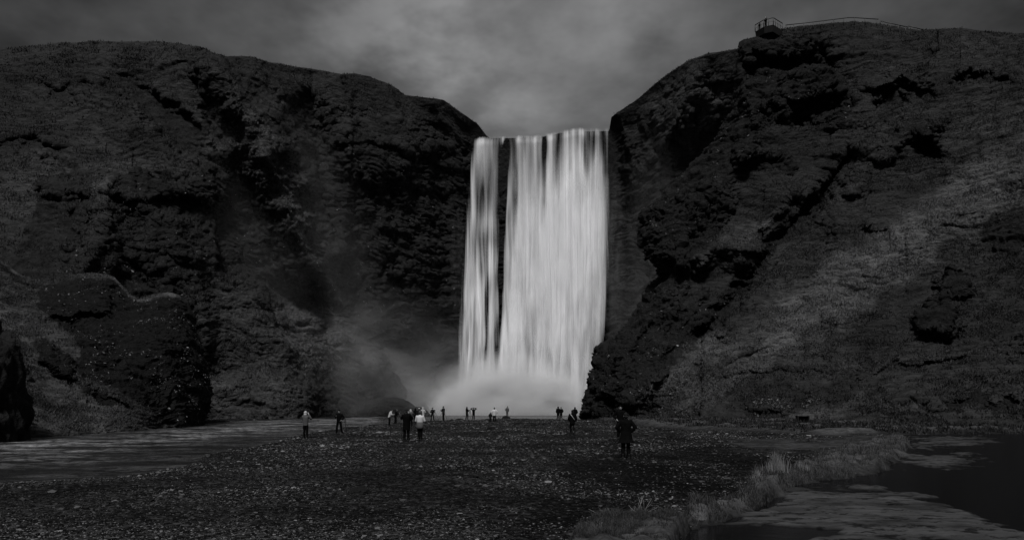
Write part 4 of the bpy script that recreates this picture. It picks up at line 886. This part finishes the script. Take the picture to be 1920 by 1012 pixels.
x, y = pp(1046.5, 786.5); person('left one of the close couple in black before the right edge of the waterfall', x, y, 1.74, R_(-5), 'down', jacket='black', hat='hood', detail=.02, hem=.7)
x, y = pp(1052, 786); person('right one of the close couple in black before the right edge of the waterfall', x, y, 1.66, R_(5), 'pocket', jacket='black', hat=None, detail=.02, hem=.7)
x, y = pp(1078, 790.5); person('person in black behind the walker near the dark rocks', x, y, 1.72, 0, 'pocket', jacket='black', hat='hood', detail=.018, hem=.72)
x, y = pp(1073, 815); person('person in dark clothes with a pale shoulder strap striding over the gravel', x, y, 1.68, R_(8), 'pocket', legs='walk', jacket='black', hat='hood', hatc='dark', detail=.013, hem=.75, strap='light', side=.04)
person('person in dark jacket facing the camera right behind the big dark cape', 5.72, 36, 1.74, R_(172), 'hip', jacket='black', hat='beanie', detail=.013)
x, y = pp(1173.5, 858.5); person('nearest person in a wide dark rain cape, back turned, wearing a striped beanie', x, y, 1.76, R_(-3), 'hip', jacket='black', trousers='black', hat='beanie', hatc='dark', hem=.60, flare=.14, detail=.011)
print('people', time.time()-T0)

# ------------------------------------------------------------------ platform, railings, posts
M_deck = plain('dark_concrete', .008, .85, .3, 2); M_steel = plain('dark_steel', .03, .5, .2, 3); M_wood = plain('weathered_wood', .05, .8, .35, 5)
zD = 63.3
def wp(px, py, z): D = (z-CAMZ)*F/(HY-py); return np.array([(px-CX)/F*D, D, z])
c0 = wp(1450, 46.5, zD); c1 = wp(1432, 50.5, zD); c2 = wp(1416, 60, zD); c3 = wp(1467, 57, zD-.1)
c4 = c3+np.array([2.0, 4.0, 0]); c5 = c2+np.array([1.5, 3.5, 0])
vp = empty('viewing_platform', tuple((c0+c2)/2-np.array([0, 0, 1]))); tag(vp, 'railed viewing platform jutting from the top of the right hill', 'viewing platform')
off = -np.array(vp.location)
def top_outline(): return [c0, c1, c2, c5, c4, c3]
d = MB(); o_ = top_outline(); n_ = len(o_); cen = sum(o_)/n_
low = [p+np.array([0, 0, -.95])+(cen-p)*.12*np.array([1, 1, 0]) for p in o_]
d.add([p+off for p in o_]+[p+off for p in low], [tuple(range(n_)), tuple(range(2*n_-1, n_-1, -1))]+[(i, n_+i, n_+(i+1) % n_, (i+1) % n_) for i in range(n_)]); d.obj('deck', M_deck, vp)
e = [c2, c1, c0, c3]; H_ = 1.12
for a, b_ in zip(e[:-1], e[1:]):
    L_ = np.linalg.norm(b_-a); nn_ = max(2, int(round(L_/.62)))
    for i in range(nn_+(1 if b_ is c3 else 0)):
        p = a+(b_-a)*i/nn_+off; m_ = MB(); m_.tube([p, p+np.array([0, 0, H_])], .07 if i == 0 else .045, 6); m_.obj('post', M_steel, vp, True)
m_ = MB(); m_.tube([p+np.array([0, 0, H_])+off for p in e], .07, 6); m_.obj('handrail', M_steel, vp, True)
m_ = MB(); m_.tube([p+np.array([0, 0, .55])+off for p in e], .02, 6); m_.obj('middle_rail', M_steel, vp, True)
pA = (c1+c0)/2*.5+c5*.15+c4*.1+c2*.25
person('person on the viewing platform looking at the waterfall from above', wp(1438, 49, zD)[0], wp(1438, 49, zD)[1]+.5, 1.75, R_(120), 'cross', jacket='black', hat=None, z=zD, detail=.022)
person('short person by the railing at the outer end of the viewing platform', wp(1426, 54, zD)[0], wp(1426, 54, zD)[1]+.5, 1.2, R_(120), 'cross', jacket='black', hat='hood', z=zD, detail=.022)
def railing(label, top, posts, D, extra=None, drop=1.2):
    tp = [world(np.array(float(a)), np.array(float(b)), D) for a, b in top]
    root = empty('railing', tuple(tp[0]-np.array([0, 0, 1.1]))); tag(root, label, 'railing'); off = -np.array(root.location)
    m_ = MB(); m_.tube([p+off for p in tp], .07, 6); m_.obj('handrail', M_steel, root, True)
    f = I(top)
    for q in posts:
        p = world(np.array(float(q)), np.array(float(f(q))), D)+off; m_ = MB(); m_.tube([p, p-np.array([0, 0, drop])], .06, 6); m_.obj('post', M_steel, root, True)
railing('long low railing running right from the viewing platform over the hilltop', [(1473, 47.5), (1530, 41), (1590, 33.5), (1602, 33.5), (1647, 36.5)], [1474, 1488, 1507, 1525, 1544, 1563, 1582, 1602, 1621.5, 1643], 111)
railing('short railing descending right of the long railing on the hilltop', [(1652, 40), (1703, 51.5)], [1655, 1670, 1684, 1698], 110)
railing('last short piece of railing at the right end of the hilltop path', [(1703, 49), (1731, 56)], [1725], 110, drop=.7)
def post(label, px, ty, by, D, r=.06, lean=0, grp=None):
    p1 = world(np.array(float(px)), np.array(float(ty)), D); p0 = world(np.array(float(px+lean)), np.array(float(by)), D)
    m_ = MB(); m_.tube([(0, 0, 0), tuple(p1-p0)], [r, r*.8], 8); m_.ball(p1-p0, r*.8, 8, 4); o = m_.obj('fence_post', M_wood, None, True); o.location = tuple(p0); tag(o, label, 'post', grp)
post('tall post standing above the short descending railing', 1666, 39, 60, 110.5, .05)
post('leaning wooden post on the left cliff top', 306, 76.5, 90, 117, .10, 2)
post('left one of two thin posts on the left cliff top', 323.5, 80, 90, 117.3, .04)
post('right one of two thin posts on the left cliff top', 326.8, 78.5, 90, 117.3, .05)

# ------------------------------------------------------------------ benches and small things
x, y = pp(1506, 796.5); y = 62; x = (1505-CX)/F*y; zb = gz(x, y)

tb = empty('picnic_bench', (x, y, zb-.02)); tag(tb, 'dark wooden bench seat with solid sides at the foot of the right hillside', 'bench', 'benches under the hillside')
m_ = MB()
for i in range(3): m_.box((0, -.16+i*.165, .66), (1.12, .15, .05))
m_.obj('seat', M_wood, tb)
for s_ in (-.5, .5):
    m_ = MB(); m_.box((s_, 0, .32), (.07, .46, .64)); m_.obj('side_panel', M_deck, tb)
m_ = MB(); m_.box((0, .2, .36), (.92, .04, .5)); m_.obj('back_panel', M_deck, tb)
y2 = 64.5; x2 = (1518-CX)/F*y2; zb2 = gz(x2, y2)
t2 = empty('park_bench', (x2, y2, zb2), R_(0)); tag(t2, 'plain wooden bench with slanted backrest right behind the dark bench', 'bench', 'benches under the hillside')
m_ = MB()
for i in range(3): m_.box((0, .25+i*.035, .50+i*.13), (1.2, .035, .11), rotx(-.25))
m_.obj('backrest', M_wood, t2)
m_ = MB()
for i in range(3): m_.box((0, -.15+i*.15, .42), (1.2, .13, .04))
m_.obj('seat', M_wood, t2)
for s_ in (-.55, .55):
    for yy in (-.15, .15):
        m_ = MB(); m_.box((s_, yy, .16), (.07, .07, .50)); m_.obj('leg', M_wood, t2)
for s_ in (-.6, .6):
    m_ = MB(); m_.tube([(s_, .2, .35), (s_, .36, .86)], .035, 6); m_.obj('back_support', M_deck, t2, True)
x, y = pp(1516, 818); m_ = MB(); m_.box((0, 0, .05), (.30, .08, .04)); o = m_.obj('plank', M_light); o.location = (x, y, gz(x, y)+.03); o.rotation_euler = (0, .12, .1); tag(o, 'short pale plank lying on the dark ground below the benches', 'plank')

def rock_at(label, px, fy, size, seed, mat=None, rot=0, amp=.35, sub=4, z=None):
    x, y = pp(px, fy); o = boulder('boulder', (x, y, (gz(x, y) if z is None else z)-.03), size, mat or M_dark_rock, seed, rot, amp, sub); tag(o, label, 'boulder'); return o
b = boulder('boulder', (-22.8, 124, -.9), (5.2, 3.4, 3.0), M_dark_rock, 11, 0, .25, 6, nf=1); tag(b, 'big black boulder at the water edge left of the waterfall foot', 'boulder')
b = boulder('boulder', (-18.8, 123.5, -.9), (3.8, 3, 1.9), M_dark_rock, 12, 0, .25, 5); tag(b, 'lower black boulder tapering right from the big boulder', 'boulder')
b = boulder('boulder', (-27.5, 129, -.9), (6.5, 4, 7.3), M_crag, 13, .2, .35, 6); tag(b, 'grey rock mound in the mist behind the big black boulder', 'boulder')
b = boulder('boulder', (-34, 129, -.9), (5.0, 4, 9.0), M_crag, 14, .2, .35, 6); tag(b, 'taller pale rock mound in the mist near the left cliff foot', 'boulder')
b = boulder('boulder', (-32.6, 41.0, -1), (2.6, 3.0, 6.2), M_dark_rock, 15, .2, .42, 6, nf=1.5); tag(b, 'dark rock standing at the left edge of the view beside the river', 'boulder')
rock_at('small dark stone on the gravel before the white jacket', 920, 804, (.33, .25, .22), 21)
rock_at('low dark stone on the gravel right of the middle of the waterfall', 972, 795, (.45, .3, .2), 22)
rock_at('small dark stone in front of the couple in black', 1001, 797.5, (.28, .25, .2), 23)
rock_at('long flat dark stone lying on the gravel left of the middle', 417, 886, (.40, .18, .07), 24)
rock_at('rounded dark clump on the near gravel', 674, 923, (.23, .17, .13), 25)
rock_at('small dark stone right of the striding person', 1101, 809, (.3, .22, .16), 26)
rock_at('small dark stone in the shallow river by the far shore', 862, 784.5, (.5, .3, .2), 27)
# ------------------------------------------------------------------ grass tufts and stalks
M_pale = tone_material('dry_grass', .03, .24, .9, spec=.1)
def tuft(label, px, fy, n, h, w, spread, tone=(.4, .9), cat='grass tuft', name='grass_tuft', lean=.35, mat=None):
    x, y = pp(px, fy); z = gz(x, y); a = rng.uniform(0, 6.28, n); r = spread*np.minimum(np.abs(rng.normal(0, .45, n)), .95)
    B = np.stack([x+r*np.cos(a)*1.3, y+r*np.sin(a)*.8, z-.02+0*a], -1)
    o = blades(name, B, h*rng.uniform(.45, 1.15, n)*np.exp(-(r/spread)**2*.6), w*rng.uniform(.7, 1.3, n), rng.uniform(.02, lean, n), rng.uniform(*tone, n), mat or M_pale); tag(o, label, cat); return o
tuft('tall pale grass tuft on the low bank beside the stream', 1456, 906, 420, .56, .010, .32)
tuft('shorter pale grass tuft right of the tall tuft on the low bank', 1500, 893, 200, .30, .010, .26)
tuft('round pale grass clump at the near end of the ragged bank', 1308, 974, 420, .17, .007, .13, (.35, .9), lean=.9)
tuft('bristly grass tuft on the bank left of the tall tuft', 1420, 912, 160, .24, .009, .16, (.3, .8), lean=.6)
def stalks(label, px, fy, n, h, spread):
    x, y = pp(px, fy); z = gz(x, y); root = empty('wild_plant', (x, y, z)); tag(root, label, 'plant')
    m_ = MB()
    for i in range(n):
        a = rng.uniform(0, 6.28); r = spread*rng.random()**.5; b0 = np.array([r*math.cos(a), r*math.sin(a), -.02]); ln = h*rng.uniform(.35, 1.1); l = rng.normal(0, .12, 2)
        m_.tube([b0, b0+np.array([l[0]*.3, l[1]*.3, ln*.5]), b0+np.array([l[0], l[1], ln])], [.006, .005, .003], 5)
    m_.obj('stems', M_stalk, root, True)
    nl = n*5; a = rng.uniform(0, 6.28, nl); r = spread*rng.random(nl)*1.2; B = np.stack([r*np.cos(a), r*np.sin(a), rng.random(nl)*h*.25], -1)
    blades('leaves', B, rng.uniform(.06, .16, nl), rng.uniform(.01, .022, nl), rng.uniform(.3, 1, nl), rng.uniform(.3, .8, nl), M_grass, parent=root)
M_stalk = plain('dry_stems', .12, .8, .2, 9)
stalks('tall thin dry stalks growing at the near grass edge', 1197, 979, 16, .36, .14)
stalks('small dry weed at the left end of the near grass', 1137, 991, 9, .14, .10)
stalks('low leafy weed at the front of the near grass', 1120, 1002, 9, .12, .12)
stalks('small weed right of the tall thin stalks', 1240, 975, 7, .10, .08)

# ================================================================== sky, sun, camera
EL, AZ = 55, 187      # sun elevation, compass-like azimuth in the sky node
w = bpy.data.worlds.new('World'); scn.world = w; w.use_nodes = True; nt = w.node_tree; nt.nodes.clear(); k = N(nt)
sky = k.n('ShaderNodeTexSky', sky_type='NISHITA'); sky.sun_disc = False; sky.sun_elevation = R_(EL); sky.sun_rotation = R_(AZ); sky.air_density = 1.0; sky.dust_density = 3.0
lum = k.n('ShaderNodeRGBToBW', {0: sky.outputs[0]}).outputs[0]
dirv = k.n('ShaderNodeTexCoord').outputs['Generated']
sp = k.n('ShaderNodeSeparateXYZ', {0: dirv}); zc = k.math('ADD', k.math('MAXIMUM', sp.outputs[2], 0.0), .22)
uvw = k.n('ShaderNodeCombineXYZ', {0: k.math('DIVIDE', sp.outputs[0], zc), 1: k.math('DIVIDE', sp.outputs[1], zc), 2: 0.0}).outputs[0]
c1_ = k.noise(uvw, 1.3, 6, .55); c2_ = k.noise(k.n('ShaderNodeVectorMath', {0: uvw, 1: (3.3, 7.7, 1)}, operation='ADD').outputs[0], 3.2, 5, .55)
cl = k.math('ADD', k.ramp(c1_, .3, .7, .42, 1.58), k.ramp(c2_, .3, .7, -.42, .42))
def lobe(px, py, tight, amt):
    v = np.array([(px-CX)/F, 1, (HY-py)/F]); v /= np.linalg.norm(v)
    d_ = k.n('ShaderNodeVectorMath', {0: dirv, 1: tuple(v)}, operation='DOT_PRODUCT').outputs['Value']
    return k.math('MULTIPLY', k.math('POWER', k.math('MAXIMUM', d_, 0.0), tight), amt)
# thinner cloud letting more light through
th = k.math('ADD', k.math('ADD', lobe(960, 270, 14, .17), lobe(935, 235, 110, .21)), lobe(1190, 5, 220, .46)); th = k.math('ADD', th, k.math('MULTIPLY', lobe(780, 115, 120, .48), k.ramp(c2_, .42, .62, .2, 1)))
cl = k.math('MULTIPLY', cl, k.math('ADD', k.math('ADD', th, SKYB), k.math('MULTIPLY', k.math('POWER', k.math('MAXIMUM', sp.outputs[2], 0.0), 4.0), 1.2)))
v_ = k.math('ADD', k.math('MULTIPLY', k.math('MULTIPLY', lum, .0), 1), k.math('MULTIPLY', cl, k.math('ADD', k.math('MULTIPLY', lum, SKYL), SKYC)))
bg = k.n('ShaderNodeBackground', {'Color': k.grey(v_, (1, 1.005, 1.02)), 'Strength': .1})
wo = k.n('ShaderNodeOutputWorld'); nt.links.new(bg.outputs[0], wo.inputs['Surface'])
sd = bpy.data.lights.new('sun', 'SUN'); sd.energy = SUN; sd.angle = R_(12); sd.color = (1, .995, .985)
so = bpy.data.objects.new('sun', sd); COL.objects.link(so)
from mathutils import Vector
sdir = Vector((math.sin(R_(AZ))*math.cos(R_(EL)), math.cos(R_(AZ))*math.cos(R_(EL)), math.sin(R_(EL))))   # towards the sun
so.rotation_euler = sdir.to_track_quat('Z', 'Y').to_euler(); so.location = (0, -20, 60)
cd = bpy.data.cameras.new('camera'); co = bpy.data.objects.new('camera', cd); COL.objects.link(co); scn.camera = co
co.location = (0, 0, CAMZ); co.rotation_euler = (math.pi/2, 0, 0); cd.sensor_width = 36; cd.lens = 36*F/1920; cd.shift_y = (HY-506)/1920; cd.clip_end = 5000; cd.clip_start = .1
scn.view_settings.view_transform = 'Standard'; scn.view_settings.look = 'None'; scn.view_settings.exposure = EXPO; scn.view_settings.gamma = 1
scn.cycles.volume_step_rate = 2.0; scn.cycles.volume_max_steps = 96; scn.cycles.max_bounces = 5; scn.cycles.transparent_max_bounces = 10; scn.cycles.volume_bounces = 2; scn.cycles.diffuse_bounces = 2
print('done', time.time()-T0)
